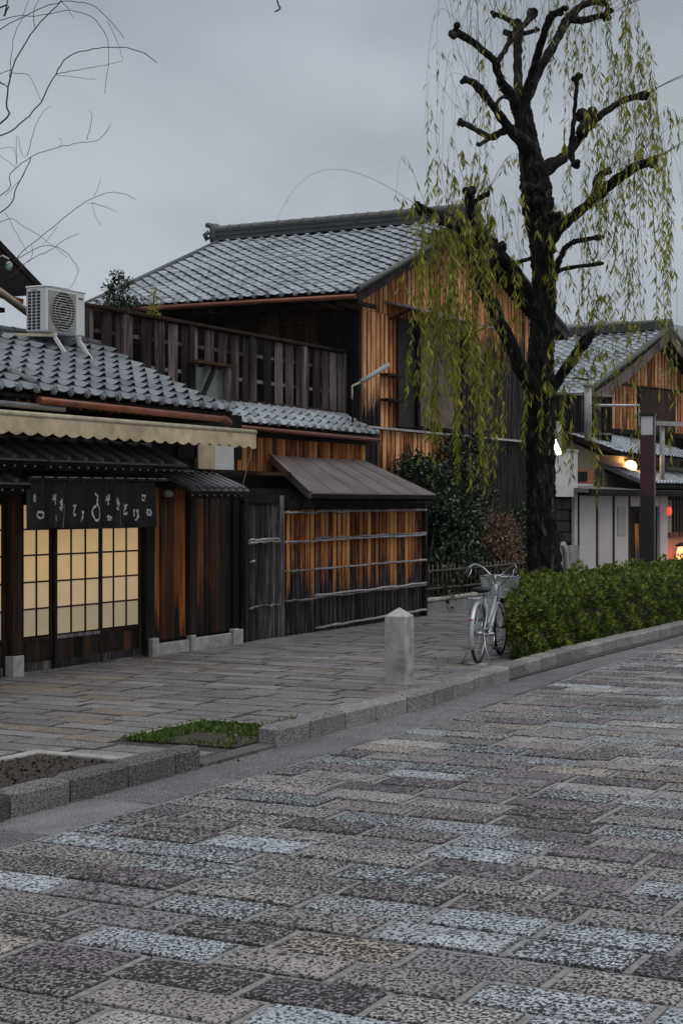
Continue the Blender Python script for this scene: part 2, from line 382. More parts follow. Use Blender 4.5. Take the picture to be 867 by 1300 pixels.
def np_mesh(name, V, nq, mat, parent=None, rnd=None, per=4, smooth=False):
    """V (n*per,3) array, each per-gon its own verts"""
    me = bpy.data.meshes.new(name); n = len(V)//per
    o_ = org(parent); V = V-np.array([o_.x, o_.y, o_.z])
    me.vertices.add(len(V)); me.vertices.foreach_set('co', V.astype(np.float32).ravel())
    me.loops.add(n*per); me.loops.foreach_set('vertex_index', np.arange(n*per, dtype=np.int32))
    me.polygons.add(n); me.polygons.foreach_set('loop_start', np.arange(0, n*per, per, dtype=np.int32))
    me.update(calc_edges=True); me.materials.append(MT[mat])
    a = me.attributes.new('rnd', 'FLOAT', 'FACE'); a.data.foreach_set('value', (rnd if rnd is not None else RNG.random(n)).astype(np.float32))
    o = bpy.data.objects.new(name, me); link(o, parent); return o
def leaves(P, Dr, ln, wd):
    """diamond leaves at P, pointing along Dr, lengths ln, widths wd -> verts"""
    n = len(P); Dr = Dr/np.linalg.norm(Dr, axis=1, keepdims=True)
    q = RNG.normal(size=(n, 3)); sd = np.cross(Dr, q); sd /= np.linalg.norm(sd, axis=1, keepdims=True)+1e-9
    nn = np.cross(Dr, sd); ln = ln[:, None]; wd = wd[:, None]
    V = np.empty((n, 4, 3)); V[:, 0] = P; V[:, 1] = P+Dr*ln*.45+sd*wd*.5+nn*wd*.15; V[:, 2] = P+Dr*ln; V[:, 3] = P+Dr*ln*.45-sd*wd*.5+nn*wd*.15
    return V.reshape(-1, 3)
# unit pieces shared by many objects
def board_unit(mat, round_=.5, seg=4):
    """x: depth outwards 0..1, y: width -.5..+.5, z 0..1"""
    m = MB(); pr = [(0, -.5)]
    for i in range(seg+1):
        t = i/seg; y = -.49+.98*t; pr.append((1-round_*(abs(2*t-1)**2.2), y))
    pr.append((0, .5)); n = len(pr)
    m.add([(x, y, 0) for x, y in pr]+[(x, y, 1) for x, y in pr], [(i, i+1, n+i+1, n+i) for i in range(n-1)]+[tuple(range(n))[::-1], tuple(range(n, 2*n))], True)
    for i in range(len(m.sm)-2, len(m.sm)): m.sm[i] = False
    return m.mesh('board', mat)
def stone_unit(mat, seed, b=.03):
    """paving stone: slightly irregular outline, worn arris, faintly uneven top"""
    rs = random.Random(seed); m = MB(); rim = []
    for (ax, ay), (bx_, by) in (((-.5, -.5), (.5, -.5)), ((.5, -.5), (.5, .5)), ((.5, .5), (-.5, .5)), ((-.5, .5), (-.5, -.5))):
        for t in (.02, .27, .5, .74): rim.append((ax+(bx_-ax)*t, ay+(by-ay)*t))
    n = len(rim); J = [(rs.uniform(-.30, .30)*b, rs.uniform(-.55, .55)*b) for _ in rim]
    def ringv(k, z, dz=0): return [((x+j[0])*k, (y+j[1])*(1-(1-k)*1.9), z+rs.uniform(-dz, dz)) for (x, y), j in zip(rim, J)]
    v = ringv(1, -1)+ringv(1, -.30)+ringv(1-b*.55, -.08, .03)+ringv(1-b*1.6, 0, .05)+[(0, 0, rs.uniform(-.04, .06))]
    f = [(i+r_*n, (i+1) % n+r_*n, (i+1) % n+(r_+1)*n, i+(r_+1)*n) for r_ in range(3) for i in range(n)]+[(3*n+i, 3*n+(i+1) % n, 4*n) for i in range(n)]
    m.add(v, f, True)
    for k in range(n*2): m.sm[k] = False
    return m.mesh('stone', mat)

# ------------------------------------------------------------------ ground, road, pavement, kerbs
SW = .03                                   # level of the pavement
def KX(y):                                 # road-side face of the kerb along the street
    return -5.78-.27*min(1, max(0, (y-13)/4.0)) + (0 if y < 19 else .012*(y-19))
g_ = MB(); g_.add([(-4500, -4500, -.10), (4500, -4500, -.10), (4500, 4500, -.10), (-4500, 4500, -.10)], [(0, 1, 2, 3)])
g_.build('ground', 'earth', kind='structure')
m = MB(); m.box(-5.9, 6.5, -6, 60, -.09, -.012); road = m.build('road', 'joint', kind='structure')
m = MB(); m.box(-14, -5.93, -6, 60, -.09, SW-.012); walk = m.build('pavement', 'joint', kind='structure')
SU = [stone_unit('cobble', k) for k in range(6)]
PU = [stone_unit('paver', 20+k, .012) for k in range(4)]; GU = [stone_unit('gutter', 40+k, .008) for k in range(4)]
# road stones: rows across the street, laid in broken bond
cells = []
y = 2.0; row = 0
while y < 42:
    ph = .30; x = 3.0 - random.uniform(0, .5); bx = KX(y+.15)+.46
    while x > bx+.1:
        ln = random.choice((.52, .56, .60, .66, .50)); x0 = max(bx, x-ln)
        if x0-bx < .16: x0 = bx
        cells.append((x0, x, y, y+ph)); x = x0
    y += ph+random.uniform(-.012, .012)+.0; row += 1
def inview(x, y, mg=.3):
    d = -x*S_+y*C_; a = x*C_+y*S_
    return d > 2 and abs(a)/d < .209*(1+mg/3)+.03 and d > 5.0
vis = sorted([c for c in cells if inview((c[0]+c[1])/2, (c[2]+c[3])/2)], key=lambda c: (c[0]**2+c[2]**2))[:295]
vs_ = set(vis)
for c in vis:
    x0, x1, y0, y1 = c
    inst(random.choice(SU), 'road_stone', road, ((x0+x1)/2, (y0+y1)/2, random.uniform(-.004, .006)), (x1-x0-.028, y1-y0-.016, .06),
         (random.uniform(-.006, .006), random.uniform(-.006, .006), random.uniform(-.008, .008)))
m = MB()
for c in cells:
    if c in vs_: continue
    m.cr = random.random(); x0, x1, y0, y1 = c; m.box(x0+.011, x1-.011, y0+.01, y1-.01, -.05, random.uniform(-.002, .003))
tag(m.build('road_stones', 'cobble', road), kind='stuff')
m = MB()
for (x0, x1, y0, y1) in cells:
    m.box(x0-.016, x0+.016, y0+.007, y1-.007, -.06, -.005); m.box(x0+.016, x1-.016, y1-.016+.002, y1+.016-.006, -.06, -.008)
tag(m.build('mortar_joints', 'mortar', road), kind='stuff')
# smooth gutter slabs along the kerb
y = 3.0; k = 0
while y < 45:
    ln = random.uniform(.9, 1.1)
    for (a, b) in ((min(KX(y), KX(y+ln))-.03, min(KX(y), KX(y+ln))+.455),):
        o = inst(GU[k % 4], 'gutter_slab', road, ((a+b)/2, y+ln/2, 0), (b-a-.006, ln-.008, .05)); k += 1
    y += ln
# pavement slabs
def in_bed(x0, x1, y0, y1):
    return (x1 > -7.05 and x0 < -5.9 and y0 < 9.05 and y1 > 4.0) or (x1 > -6.90 and x0 < -5.9 and y1 > 9.85 and y0 < 10.95)
cells = []; y = 4.0
while y < 44:
    ph = random.choice((.24, .27, .27, .30)); x = KX(y+.15)-.16
    while x > -10.36:
        ln = random.uniform(.55, 1.0); x0 = x-ln
        if x0 < -10.1: x0 = -10.4
        a, b = x0, x
        if in_bed(a, b, y, y+ph):
            lim = -7.06 if y < 9.06 else -6.90
            b = lim
            if b-a < .12: x = x0; continue
        cells.append((a, b, y, y+ph)); x = x0
    y += ph
vis = sorted([c for c in cells if inview((c[0]+c[1])/2, (c[2]+c[3])/2)], key=lambda c: (c[0]**2+c[2]**2)/((c[1]-c[0])))[:295]
vs_ = set(vis)
for c in vis:
    x0, x1, y0, y1 = c
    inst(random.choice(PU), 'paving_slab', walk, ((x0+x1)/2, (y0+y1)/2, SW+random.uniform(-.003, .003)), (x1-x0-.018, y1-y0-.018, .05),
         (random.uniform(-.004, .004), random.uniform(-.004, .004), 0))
m = MB()
for c in cells:
    if c in vs_: continue
    m.cr = random.random(); x0, x1, y0, y1 = c; m.box(x0+.005, x1-.005, y0+.005, y1-.005, -.03, SW+random.uniform(-.003, .002))
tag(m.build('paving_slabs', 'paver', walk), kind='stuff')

# kerbs: separate granite blocks
kerb = thing('kerb', '', ''); del kerb['label']; del kerb['category']; kerb['kind'] = 'structure'
KU = []
for sd_ in range(5):
    rs = random.Random(90+sd_); mm = MB(); mm.box(-.5, .5, -.5, .5, 0, 1, bev=.12)
    mm.v = [(a+rs.uniform(-.012, .012), b+rs.uniform(-.006, .006), c+rs.uniform(-.02, .02) if c > .5 else c) for a, b, c in mm.v]
    KU.append(mm.mesh('kerb_stone', 'kerb')); KU.append(mm.mesh('kerb_stone', 'kerb2'))
def kerb_run(y0, y1, wdt, h, pale=0):
    y = y0; n = 0
    while y < y1-.05:
        ln = min(random.uniform(.5, .6), y1-y)
        if y1-y-ln < .2: ln = y1-y
        a = KX(y); b = KX(y+ln)
        inst(random.choice(KU[pale::2]), 'kerb_stone', kerb, ((a+b)/2-wdt/2, y+ln/2, -.05), (wdt*random.uniform(.98, 1.03), ln-.016, h+.05+random.uniform(-.004, .004)), (0, 0, math.atan2(-(b-a), ln))); y += ln
kerb_run(5.0, 9.2, .17, .15); kerb_run(10.21, 44, .19, .145, 1)
m = MB(); m.box(-5.945, -5.785, 9.21, 10.2, -.05, .022); m.build('kerb_stone', 'kerb', kerb)
# planting bed with bare soil, edged with slabs
def bed(name, x0, x1, y0, y1, mat, edge=.07, h=.055):
    o = B(x0, x1, y0, y1, -.02, SW+.004).build(name, mat, kind='structure')
    for q in ((x0-edge, x1, y1, y1+edge), (x0-edge, x0, y0, y1)):
        e = B(q[0], q[1], q[2]+.003, q[3]-.003, -.03, SW+h-.03, bev=.01).build('edging_stone', 'stone', o); del e
    return o
b1 = bed('soil_bed', -6.98, -5.955, 5.0, 8.98, 'soil')
b2 = bed('mossy_bed', -6.86, -5.955, 9.88, 10.92, 'soil', edge=.03)
# rough soil crumbs
n = 5000; P = np.stack([RNG.uniform(-6.97, -5.97, n), RNG.uniform(5.0, 8.96, n), np.full(n, SW+.002)], 1)
V = leaves(P, RNG.normal(size=(n, 3))*[1, 1, .6]+[0, 0, .2], RNG.uniform(.008, .035, n), RNG.uniform(.01, .03, n))
tag(np_mesh('soil_crumbs', V, 4, 'soil'), 'dark crumbly soil and bits of mulch filling the near planting bed', kind='stuff')
n = 700; P = np.stack([RNG.uniform(-6.97, -5.97, n), RNG.uniform(5.0, 8.96, n), np.full(n, SW+.012)], 1)
V = leaves(P, RNG.normal(size=(n, 3))*[1, 1, .25], RNG.uniform(.008, .022, n), RNG.uniform(.004, .008, n))
tag(np_mesh('dry_litter', V, 4, 'litter'), 'small dry leaf scraps lying on the dark soil bed', kind='stuff')
# moss and low weeds
n = 9000; x = RNG.uniform(-6.90, -5.95, n); y = RNG.uniform(9.84, 10.96, n)
keep = (np.sin(x*9)+np.cos(y*7+1)+RNG.normal(size=n)*.6 > -.3) | (x < -6.6) | (y > 10.72); keep &= ~((x > -6.5) & (y < 10.4) & (RNG.random(n) < .85))
x = x[keep]; y = y[keep]; n = len(x); P = np.stack([x, y, np.full(n, SW+.004)], 1)
V = leaves(P, RNG.normal(size=(n, 3))*[1, 1, .5]+[0, 0, .9], RNG.uniform(.015, .05, n), RNG.uniform(.008, .018, n))
tag(np_mesh('weeds', V, 4, 'grassm'), 'bright green moss and weeds spreading over the small square bed', kind='stuff')
n = 160; P = np.stack([RNG.uniform(-6.2, -5.98, n), RNG.uniform(10.7, 11.1, n), np.full(n, SW+.01)], 1)
V = leaves(P, RNG.normal(size=(n, 3))*[.5, .5, .3]+[0, 0, 1], RNG.uniform(.04, .10, n), RNG.uniform(.012, .022, n))
tag(np_mesh('weed_tuft', V, 4, 'grassm'), 'taller green weed tuft growing behind the start of the far kerb', 'weeds')
# scattered dry leaves by the kerb
n = 46; yy = RNG.uniform(9, 30, n); xx = np.array([KX(v) for v in yy])+RNG.choice([.04, .1, -.4, -1.2, .25], n)+RNG.normal(size=n)*.06
P = np.stack([xx, yy, np.where(xx > np.array([KX(v) for v in yy]), .01, SW+.01)], 1); P[(xx < np.array([KX(v) for v in yy])) & (xx > np.array([KX(v)-.2 for v in yy])), 2] = .15
V = leaves(P, RNG.normal(size=(n, 3))*[1, 1, .2], RNG.uniform(.03, .06, n), RNG.uniform(.02, .03, n))
tag(np_mesh('fallen_leaves', V, 4, 'litter'), 'few pale dry leaves scattered along the kerb and pavement', kind='stuff')

# ------------------------------------------------------------------ tiled roofs
def tile_mesh(mat, w, e, amp=.042, lip=.042, over=1.3):
    """pantile: u across 0..w, v up slope 0..e*over; wave section, front lip"""
    m = MB(); prof = [(0, .30), (.14, .02), (.34, -.28), (.55, -.22), (.72, .25), (.86, 1.0), (.97, .85), (1.06, .25)]
    L_ = e*over; n = len(prof)
    top0 = [(w*u, 0, amp*h+lip) for u, h in prof]; top1 = [(w*u, L_, amp*h+.004) for u, h in prof]; bot = [(w*u, .006, amp*h+lip-.011) for u, h in prof]; top2 = [(w*u, L_*.7, amp*h-.002) for u, h in prof]
    m.add(top0+top1, [(i, i+1, n+i+1, n+i) for i in range(n-1)], True)
    m.add(bot+top0, [(i, i+1, n+i+1, n+i) for i in range(n-1)], False)
    m.add(bot+top2, [(i+1, i, n+i, n+i+1) for i in range(n-1)], True)
    return m.mesh('roof_tile', mat)
def roof(parent, o, U, V, nu, nv, w, e, mat='tile', limit=300, jit=.006, first=0, skip=None, **tk):
    """o: lower corner on the eave, U unit vector along the eave, V unit vector up the slope; tiles as parts, the rest as stuff"""
    o = Vector(o); U = Vector(U).normalized(); V = Vector(V).normalized(); N = U.cross(V)
    if N.z < 0: N = -N
    flip = (U.cross(V)).z < 0
    me = tile_mesh(mat, w, e, **tk); base = Matrix((( U.x, V.x, N.x, 0), (U.y, V.y, N.y, 0), (U.z, V.z, N.z, 0), (0, 0, 0, 1)))
    cells = []
    for j in range(nv):
        for i in range(nu):
            if skip and skip(i, j): continue
            cells.append((j*nu+i, o+U*(i*w)+V*(j*e)))
    cells.sort(key=lambda c: (c[1]-Vector((0, 0, HC))).length if limit else 0)
    rest = MB(); fl = [tuple(p.vertices) for p in me.polygons]; sm = [p.use_smooth for p in me.polygons]; vv = [v.co.copy() for v in me.vertices]
    for n, (idx, p) in enumerate(cells):
        M = Matrix.Translation(p+N*(random.uniform(0, jit)+.010*math.sin(p.x*1.7+p.y*1.3+1)+.006*math.sin(p.z*9))) @ base @ Matrix.Rotation(random.uniform(-.022, .022), 4, 'Z') @ Matrix.Rotation(random.uniform(-.012, .012), 4, 'Y')
        if n < limit: inst(me, 'roof_tile', parent, None, M=M)
        else:
            rest.cr = random.random(); b = len(rest.v); rest.v += [tuple(M @ q) for q in vv]; rest.f += [tuple(k+b for k in f) for f in fl]
            rest.r += [rest.cr]*len(fl); rest.sm += sm
    if rest.v: tag(rest.build('roof_tiles', mat, parent), kind='stuff')
def ridge(parent, a, b, wd=.26, h=.24, cap=.085, mat='ridge', name='ridge'):
    """stacked ridge courses with a row of half round cap tiles"""
    a = Vector(a); b = Vector(b); t = (b-a).normalized(); L_ = (b-a).length; m = MB(); k = 0; z = 0
    while z < h-.02:
        ww = wd*(1-.12*(k % 2))*(1-.25*z/h); m.bar(a+Vector((0, 0, z+.02)), b+Vector((0, 0, z+.02)), ww, .036); z += .042; k += 1
    r = m.build(name, mat, parent)
    c = MB(); n = max(2, int(L_/.26))
    for i in range(n):
        c.cr = random.random(); p = a+t*(L_*i/n)+Vector((0, 0, h)); q = a+t*(L_*(i+1)/n-.012)+Vector((0, 0, h))
        c.tube([p, p+(q-p)*.08, p+(q-p)*.1, q], [cap*1.1, cap*1.1, cap, cap*.96], 10)
    tag(c.build('cap_tiles', mat, r), kind='stuff'); return r
def end_caps(parent, o, U, n, w, r=.045, mat='tile', out=(1, 0, 0), off=.88):
    """round faced eave tiles, one at the foot of each column"""
    o = Vector(o); U = Vector(U).normalized(); mm = MB(); d = Vector(out)
    mm.tube([Vector((0, 0, 0)), d*.03], [r, r*.96], 12); mm.tube([d*.03, d*.045], [r*.7, r*.62], 10); me = mm.mesh('eave_tile', mat)
    for i in range(n): inst(me, 'eave_tile', parent, o+U*(w*(i+off)))
def boards(parent, unit, X, y0, y1, z0, z1, wd, dep=.03, name='board', jit=.015, gap=.02, ztop=None, skip=None):
    """vertical boards on a wall facing +X; ztop(y) overrides the top"""
    y = y0
    while y < y1-.01:
        ww = min(wd*random.uniform(1-jit*8, 1+jit*8), y1-y)
        if y1-y-ww < wd*.4: ww = y1-y
        zt = (min(ztop(y), ztop(y+ww)) if ztop else z1)
        if zt > z0+.03 and not (skip and skip(y+ww/2)):
            inst(unit, name, parent, (X+random.uniform(0, .008), y+ww/2, z0+random.uniform(-.004, .004)), (dep*random.uniform(.85, 1.15), ww-gap*random.uniform(.6, 1.4), zt-z0), (0, 0, random.uniform(-.03, .03)))
        y += ww
U_ = {k: board_unit(k, .97, 6) for k in ('wfence', 'wgable', 'wgablec', 'wgabler', 'wgabled', 'wgrey', 'wfar', 'wdoor', 'wdoor2')}
UF = {k: board_unit(k, .12, 3) for k in ('wgrey', 'wbal', 'wblack', 'wdoor', 'wdoor2', 'wdoor3', 'wbrown', 'wfar')}
FX = -10.4

# ------------------------------------------------------------------ the eatery on the left
shop = thing('eatery', 'low dark timber eatery with lit paper sliding doors and grey tiled roof', 'building', (FX, 13, 0))
B(-15.5, FX-.06, 9.0, 17.45, 0, 2.72).build('wall', 'wblack', shop)
# wide lintel boards above the doors
for k in range(4): B(FX-.06, FX-.03, 9.5, 17.4, 2.05+k*.16, 2.205+k*.16).build('lintel_board', 'wblack', shop)
# post at the left of the doors, with a pale stone foot
def post(parent, y0, y1, x0, x1, z0, z1, mat='wbrown', foot=None):
    p = B(x0, x1, y0, y1, z0, z1, bev=.008).build('post', mat, parent)
    if foot: B(x0-.0, x1+.015, y0-.008, y1+.008, 0, foot, bev=.006).build('stone_foot', 'stone', parent)
    return p
post(shop, 12.87, 13.02, FX-.05, FX+.10, .24, 2.1, foot=.24)
post(shop, 15.30, 15.47, FX-.05, FX+.04, .0, 2.1, 'wblack')
B(FX, FX+.10, 15.34, 15.47, 0, .235, bev=.008).build('stone_foot', 'stone', shop)
# three sliding doors (and one more beyond the post)
RZ = [.405, .69, .965, 1.24, 1.505, 1.76]
def sliding_door(y0, y1, xo, lab=None, ncol=3):
    st = .045; d = MB()
    d.box(xo-.03, xo, y0, y0+st, .03, 1.98); d.box(xo-.03, xo, y1-st, y1, .03, 1.98)
    d.box(xo-.03, xo-.001, y0+st, y1-st, 1.80, 1.98)
    door = d.build('sliding_door', 'wblack', shop)
    B(xo-.028, xo-.003, y0+st, y1-st, .35, .385).build('rail', 'wgrey' if lab else 'wbrown', door)
    B(xo-.028, xo-.003, y0+st, y1-st, .03, .13).build('bottom_rail', 'wgrey', door)
    n = 5; ww = (y1-y0-2*st)/n
    for k in range(n): B(xo-.024, xo-.014, y0+st+k*ww+.002, y0+st+(k+1)*ww-.002, .13, .35).build('panel_board', 'wbrown' if k % 2 else 'wblack', door)
    cw = (y1-y0-2*st)/ncol
    for i in range(ncol):
        for j in range(5):
            B(xo-.022, xo-.018, y0+st+i*cw+.009, y0+st+(i+1)*cw-.009, RZ[j]+.009-.012, RZ[j+1]-.009-.012).build('pane', 'paper_dim' if j == 0 else 'paper2' if j == 1 else 'paper', door)
    for i in range(1, ncol): B(xo-.030, xo-.006, y0+st+i*cw-.009, y0+st+i*cw+.009, .386, 1.799).build('glazing_bar', 'wblack', door)
    for j in range(1, 6): B(xo-.027, xo-.009, y0+st, y1-st, RZ[j]-.021, RZ[j]-.003).build('glazing_bar', 'wbrown', door)
    return door
B(FX-.09, FX+.03, 9.6, 15.3, 0, .045).build('sill', 'wgrey', shop)
sliding_door(12.93, 13.68, FX-.025); sliding_door(13.66, 14.50, FX+.01, 1); sliding_door(14.48, 15.30, FX-.025)
sliding_door(12.05, 12.87, FX+.01); sliding_door(11.25, 12.07, FX-.025)
# wooden shutter doors, boards worn orange in places
def worn(y0, cols):
    for wd, mt in cols:
        inst(U_['wdoor2'] if mt == 2 else UF['wdoor'] if mt == 1 else UF['wdoor3'] if mt == 3 else UF['wblack'], 'board', shop, (FX-.02, y0+wd/2, .20), (.025, wd-.006, 1.78)); y0 += wd
    return y0
B(FX-.06, FX-.02, 15.47, 17.42, 0, 2.06).build('door_backing', 'wblack', shop)
y = worn(15.48, [(.17, 2), (.13, 1), (.14, 1), (.15, 2), (.12, 2)])
post(shop, 16.20, 16.29, FX-.02, FX+.05, .02, 2.0, 'wblack')
y = worn(16.30, [(.12, 1), (.14, 3), (.14, 2), (.13, 3), (.10, 1), (.12, 0), (.13, 0)])
post(shop, 17.18, 17.28, FX-.02, FX+.05, .02, 2.0, 'wblack')
B(FX-.02, FX+.02, 15.48, 17.18, 1.94, 2.06).build('lintel', 'wbrown', shop)
for a, b, h in ((15.485, 16.19, .16), (16.30, 17.14, .17), (17.29, 17.42, .20)): B(FX-.01, FX+.045, a, b, 0, h, bev=.008).build('base_stone', 'stone', shop)
B(FX-.01, FX+.07, 16.195, 16.295, 0, .21, bev=.008).build('base_stone', 'stone', shop); B(FX-.01, FX+.07, 17.15, 17.27, 0, .22, bev=.01).build('base_stone', 'stone', shop)
MB().lathe([(.0, .0), (.05, .01), (.06, .04), (.05, .07), (.02, .085), (0, .09)], (FX+.12, 15.62, 1.83), 12).build('bell_cover', 'pipe', shop)
# little sliding window above the shutters
wn = B(FX-.03, FX+.0, 16.36, 17.30, 2.13, 2.50).build('window', 'wbrown', shop)
B(FX+.001, FX+.02, 16.42, 16.78, 2.17, 2.46).build('pane', 'cream', wn); B(FX+.001, FX+.012, 16.80, 17.24, 2.17, 2.46).build('pane', 'whitewall', wn)
B(FX, FX+.07, 16.2, 17.4, 2.075, 2.125).build('window_ledge', 'wblack', shop)
# pent roofs over the doors: flat tiles with raised ribs, nails below the eave
def pent(y0, y1, ze, zt, xe, xt, lab, pitch=.28):
    pr = thing('pent_roof', lab, 'pent roof', (xe, y0, ze)) if False else None
    slab = MB().prism([(xe, y0, ze), (xe, y0, ze+.035), (xt, y0, zt+.03), (xt, y0, zt-.01)], (0, y1-y0, 0)).build('pent_roof', 'wblack', shop)
    n = int(round((y1-y0)/pitch)); p = (y1-y0)/n; d = Vector((xt-xe, 0, zt-ze)).normalized(); L_ = Vector((xt-xe, 0, zt-ze)).length
    for i in range(n):
        t = MB(); y = y0+i*p; o = Vector((xe+.01, y, ze+.04))
        t.add([o+Vector((0, .0, .0)), o+Vector((0, p-.004, 0)), o+Vector((0, p-.004, 0))+d*L_, o+d*L_, o+Vector((-.0, 0, .02)), o+Vector((0, p-.004, .02)), o+Vector((0, p-.004, .022))+d*L_, o+Vector((0, 0, .022))+d*L_], [(0,1,5,4),(4,5,6,7),(1,2,6,5),(3,0,4,7)])
        t.tube([o+Vector((.015, .03, .03)), o+Vector((0, .03, .035))+d*L_], [.032, .026], 7)
        t.build('roof_tile', 'tiled', slab)
    B(xt-.04, xt+.02, y0, y1, zt+.03, zt+.10).build('flashing', 'tiled', slab)
    mm = MB(); k = y0+.08
    while k < y1: mm.lathe([(0, -.016), (.009, -.014), (.009, .0)], (xe-.03, k, ze-.002), 6); k += .155
    tag(mm.build('nail_heads', 'ink', slab), kind='stuff')
    B(xe-.09, xe-.05, y0+.02, y1-.02, ze-.045, ze-.005).build('batten', 'wblack', slab)
pent(12.95, 15.46, 2.13, 2.34, -9.93, FX-.02, '')
pent(9.6, 12.93, 2.13, 2.34, -9.93, FX-.02, '')
pent(15.58, 16.86, 1.86, 2.05, -9.95, FX-.02, '', .17)
pent(9.6, 12.86, 1.90, 2.02, -10.08, FX+.02, '')
# roof of the eatery
EX, EZ, SL = -9.78, 2.80, .45
vv = Vector((-1, 0, SL)).normalized(); RT = Vector((-11.56, 0, EZ+SL*(11.56-9.78)))
MB().prism([(EX-.02, 9.3, EZ-.04), (EX-.02, 9.3, EZ), (RT.x, 9.3, RT.z), (RT.x, 9.3, RT.z-.06)], (0, 16.09-9.3, 0)).build('roof_deck', 'wblack', shop)
MB().prism([(RT.x, 9.3, RT.z-.06), (RT.x, 9.3, RT.z), (-13.6, 9.3, RT.z-.8), (-13.6, 9.3, RT.z-.9)], (0, 15.75-9.3, 0)).build('rear_roof_slope', 'tiled', shop)
roof(shop, (EX, 9.34, EZ+.0), (0, 1, 0), vv, 25, 9, .27, .215, 'tile2', 300, lip=.055, amp=.04)
for i in range(25):
    pass
end_caps(shop, (EX-.0, 9.34, EZ+.058), (0, 1, 0), 25, .27, .045, 'tile2')
ridge(shop, (RT.x, 9.3, RT.z), (RT.x, 16.05, RT.z), .2, .06, .06)
MB().bar((EX+.02, 16.12, EZ-.04), (RT.x, 16.12, RT.z-.04), .04, .12).build('barge_board', 'wbrown', shop)
# low hip ridge running down the roof near the left
a = at(0, 468, X=-10.6); b = at(50, 503, X=-9.85)
ridge(shop, (-10.75, a.y-.35, a.z+.07), (-9.86, b.y-.02, b.z+.02), .15, .08, .055, 'tiled', 'hip_ridge')
# rafters and gutter
for k in range(40):
    y = 9.5+k*.165; B(FX-.1, EX-.03, y, y+.05, EZ-.11, EZ-.05).build('rafter', 'wbrown', shop) if k % 1 == 0 else None
B(FX-.06, FX+.0, 16.0, 17.45, 2.3, 2.85).build('end_boarding', 'wblack', shop)
gm = MB(); g0 = at(50, 504, X=EX+.06); g1 = at(286, 529, X=EX+.06)
gm.tube([(EX+.06, g0.y, EZ-.055), (EX+.06, (g0.y+g1.y)/2, EZ-.07), (EX+.06, g1.y, EZ-.085)], .036, 10)
gt = gm.build('gutter', 'copper', shop)
MB().tube([(EX+.06, g1.y-.02, EZ-.085), (EX-.05, g1.y+.25, EZ-.11), (EX-.3, g1.y+.62, EZ-.12)], .05, 10).build('gutter_outlet', 'copper', gt)
for k in range(7):
    y = g0.y+.1+k*.55; MB().tube([(EX-.04, y, EZ-.02), (EX+.06, y, EZ-.115), (EX+.105, y, EZ-.06)], .006, 5).build('gutter_bracket', 'copper', gt)
MB().tube([(EX+.04, 9.4, EZ-.10), (EX+.04, 12.95, EZ-.12)], .03, 8).build('gutter', 'tiled', shop)
# white wire loops by the hip ridge
wl = MB()
for k in range(3):
    c = at(26+k*3, 474+k*9, X=-10.35); wl.tube([c+Vector((0, .05*math.cos(t*.7+k), .06*math.sin(t*.9+k))) for t in range(9)], .006, 5)
c0 = at(28, 487, X=-10.3); c1 = at(48, 505, X=-10.0); wl.tube([c0, (c0+c1)/2+Vector((0, 0, .03)), c1], .006, 5)
wl.build('wire_loop', 'ink', shop)

def smooth(pts, k=4):
    out = []; n = len(pts)
    for i in range(n-1):
        p0 = pts[max(i-1, 0)]; p1 = pts[i]; p2 = pts[i+1]; p3 = pts[min(i+2, n-1)]
        for j in range(k):
            t = j/k; out.append(.5*((2*p1)+(p2-p0)*t+(2*p0-5*p1+4*p2-p3)*t*t+(3*p1-p0-3*p2+p3)*t**3))
    out.append(pts[-1]); return out
# noren curtain
XN = -10.20
nr = thing('noren_curtain', 'charcoal cloth door curtain with white brushed writing hung over the lit sliding doors', 'curtain', (XN, 14.3, 2.0))
rod = MB().tube([(XN, 12.98, 2.005), (XN, 15.50, 2.02)], .012, 8).build('rod', 'bamboo', nr)
def nz(zx, zy, dx=0.0): return at(zx/3.941, 590+zy/3.941, X=XN+dx)
edges = [127, 225, 328, 432, 510, 597, 690, 772]
def fold(y, z):   # soft folds, deeper towards the hem
    k = min(1, max(0, (2.0-z)/.5)); return .026*k*math.sin(y*17+.6)+.014*k*math.sin(y*41+1)
panels = []
for i in range(7):
    ya = nz(edges[i], 200).y+.003; yb = nz(edges[i+1], 200).y-.003; zb = 1.495+random.uniform(-.01, .01); m = MB(); nu, nz_ = 12, 8; vs = []
    for side in (0, 1):
        for u in range(nu+1):
            for v in range(nz_+1):
                y = ya+(yb-ya)*u/nu; z = 1.985+(zb-1.985)*v/nz_; vs.append((XN+.012+fold(y, z)-side*.004, y, z))
    q = (nu+1)*(nz_+1); ix = lambda u, v: u*(nz_+1)+v
    fs = [(ix(u, v), ix(u, v+1), ix(u+1, v+1), ix(u+1, v)) for u in range(nu) for v in range(nz_)]
    fs += [tuple(q+k for k in f)[::-1] for f in fs]
    for u in range(nu): fs += [(ix(u, nz_), q+ix(u, nz_), q+ix(u+1, nz_), ix(u+1, nz_)), (ix(u, 0), ix(u+1, 0), q+ix(u+1, 0), q+ix(u, 0))]
    for v in range(nz_): fs += [(ix(0, v), q+ix(0, v), q+ix(0, v+1), ix(0, v+1)), (ix(nu, v), ix(nu, v+1), q+ix(nu, v+1), q+ix(nu, v))]
    m.add(vs, fs, True); panels.append((edges[i], edges[i+1], m.build('cloth_panel', 'cloth', nr)))
    for t in range(3):
        yy = ya+(yb-ya)*(t+.5)/3; B(XN-.014, XN+.016, yy-.022, yy+.022, 1.975, 2.030).build('hanging_loop', 'cloth', nr)
tk = MB()
for t in range(12):
    ya = 13.02+t*.205; tk.tube([(XN+.018, ya, 2.022+t*.0012), (XN+.018, ya+.15, 2.022+t*.0012)], .005, 5)
tag(tk.build('pale_rod_lining', 'ink', nr), kind='stuff')
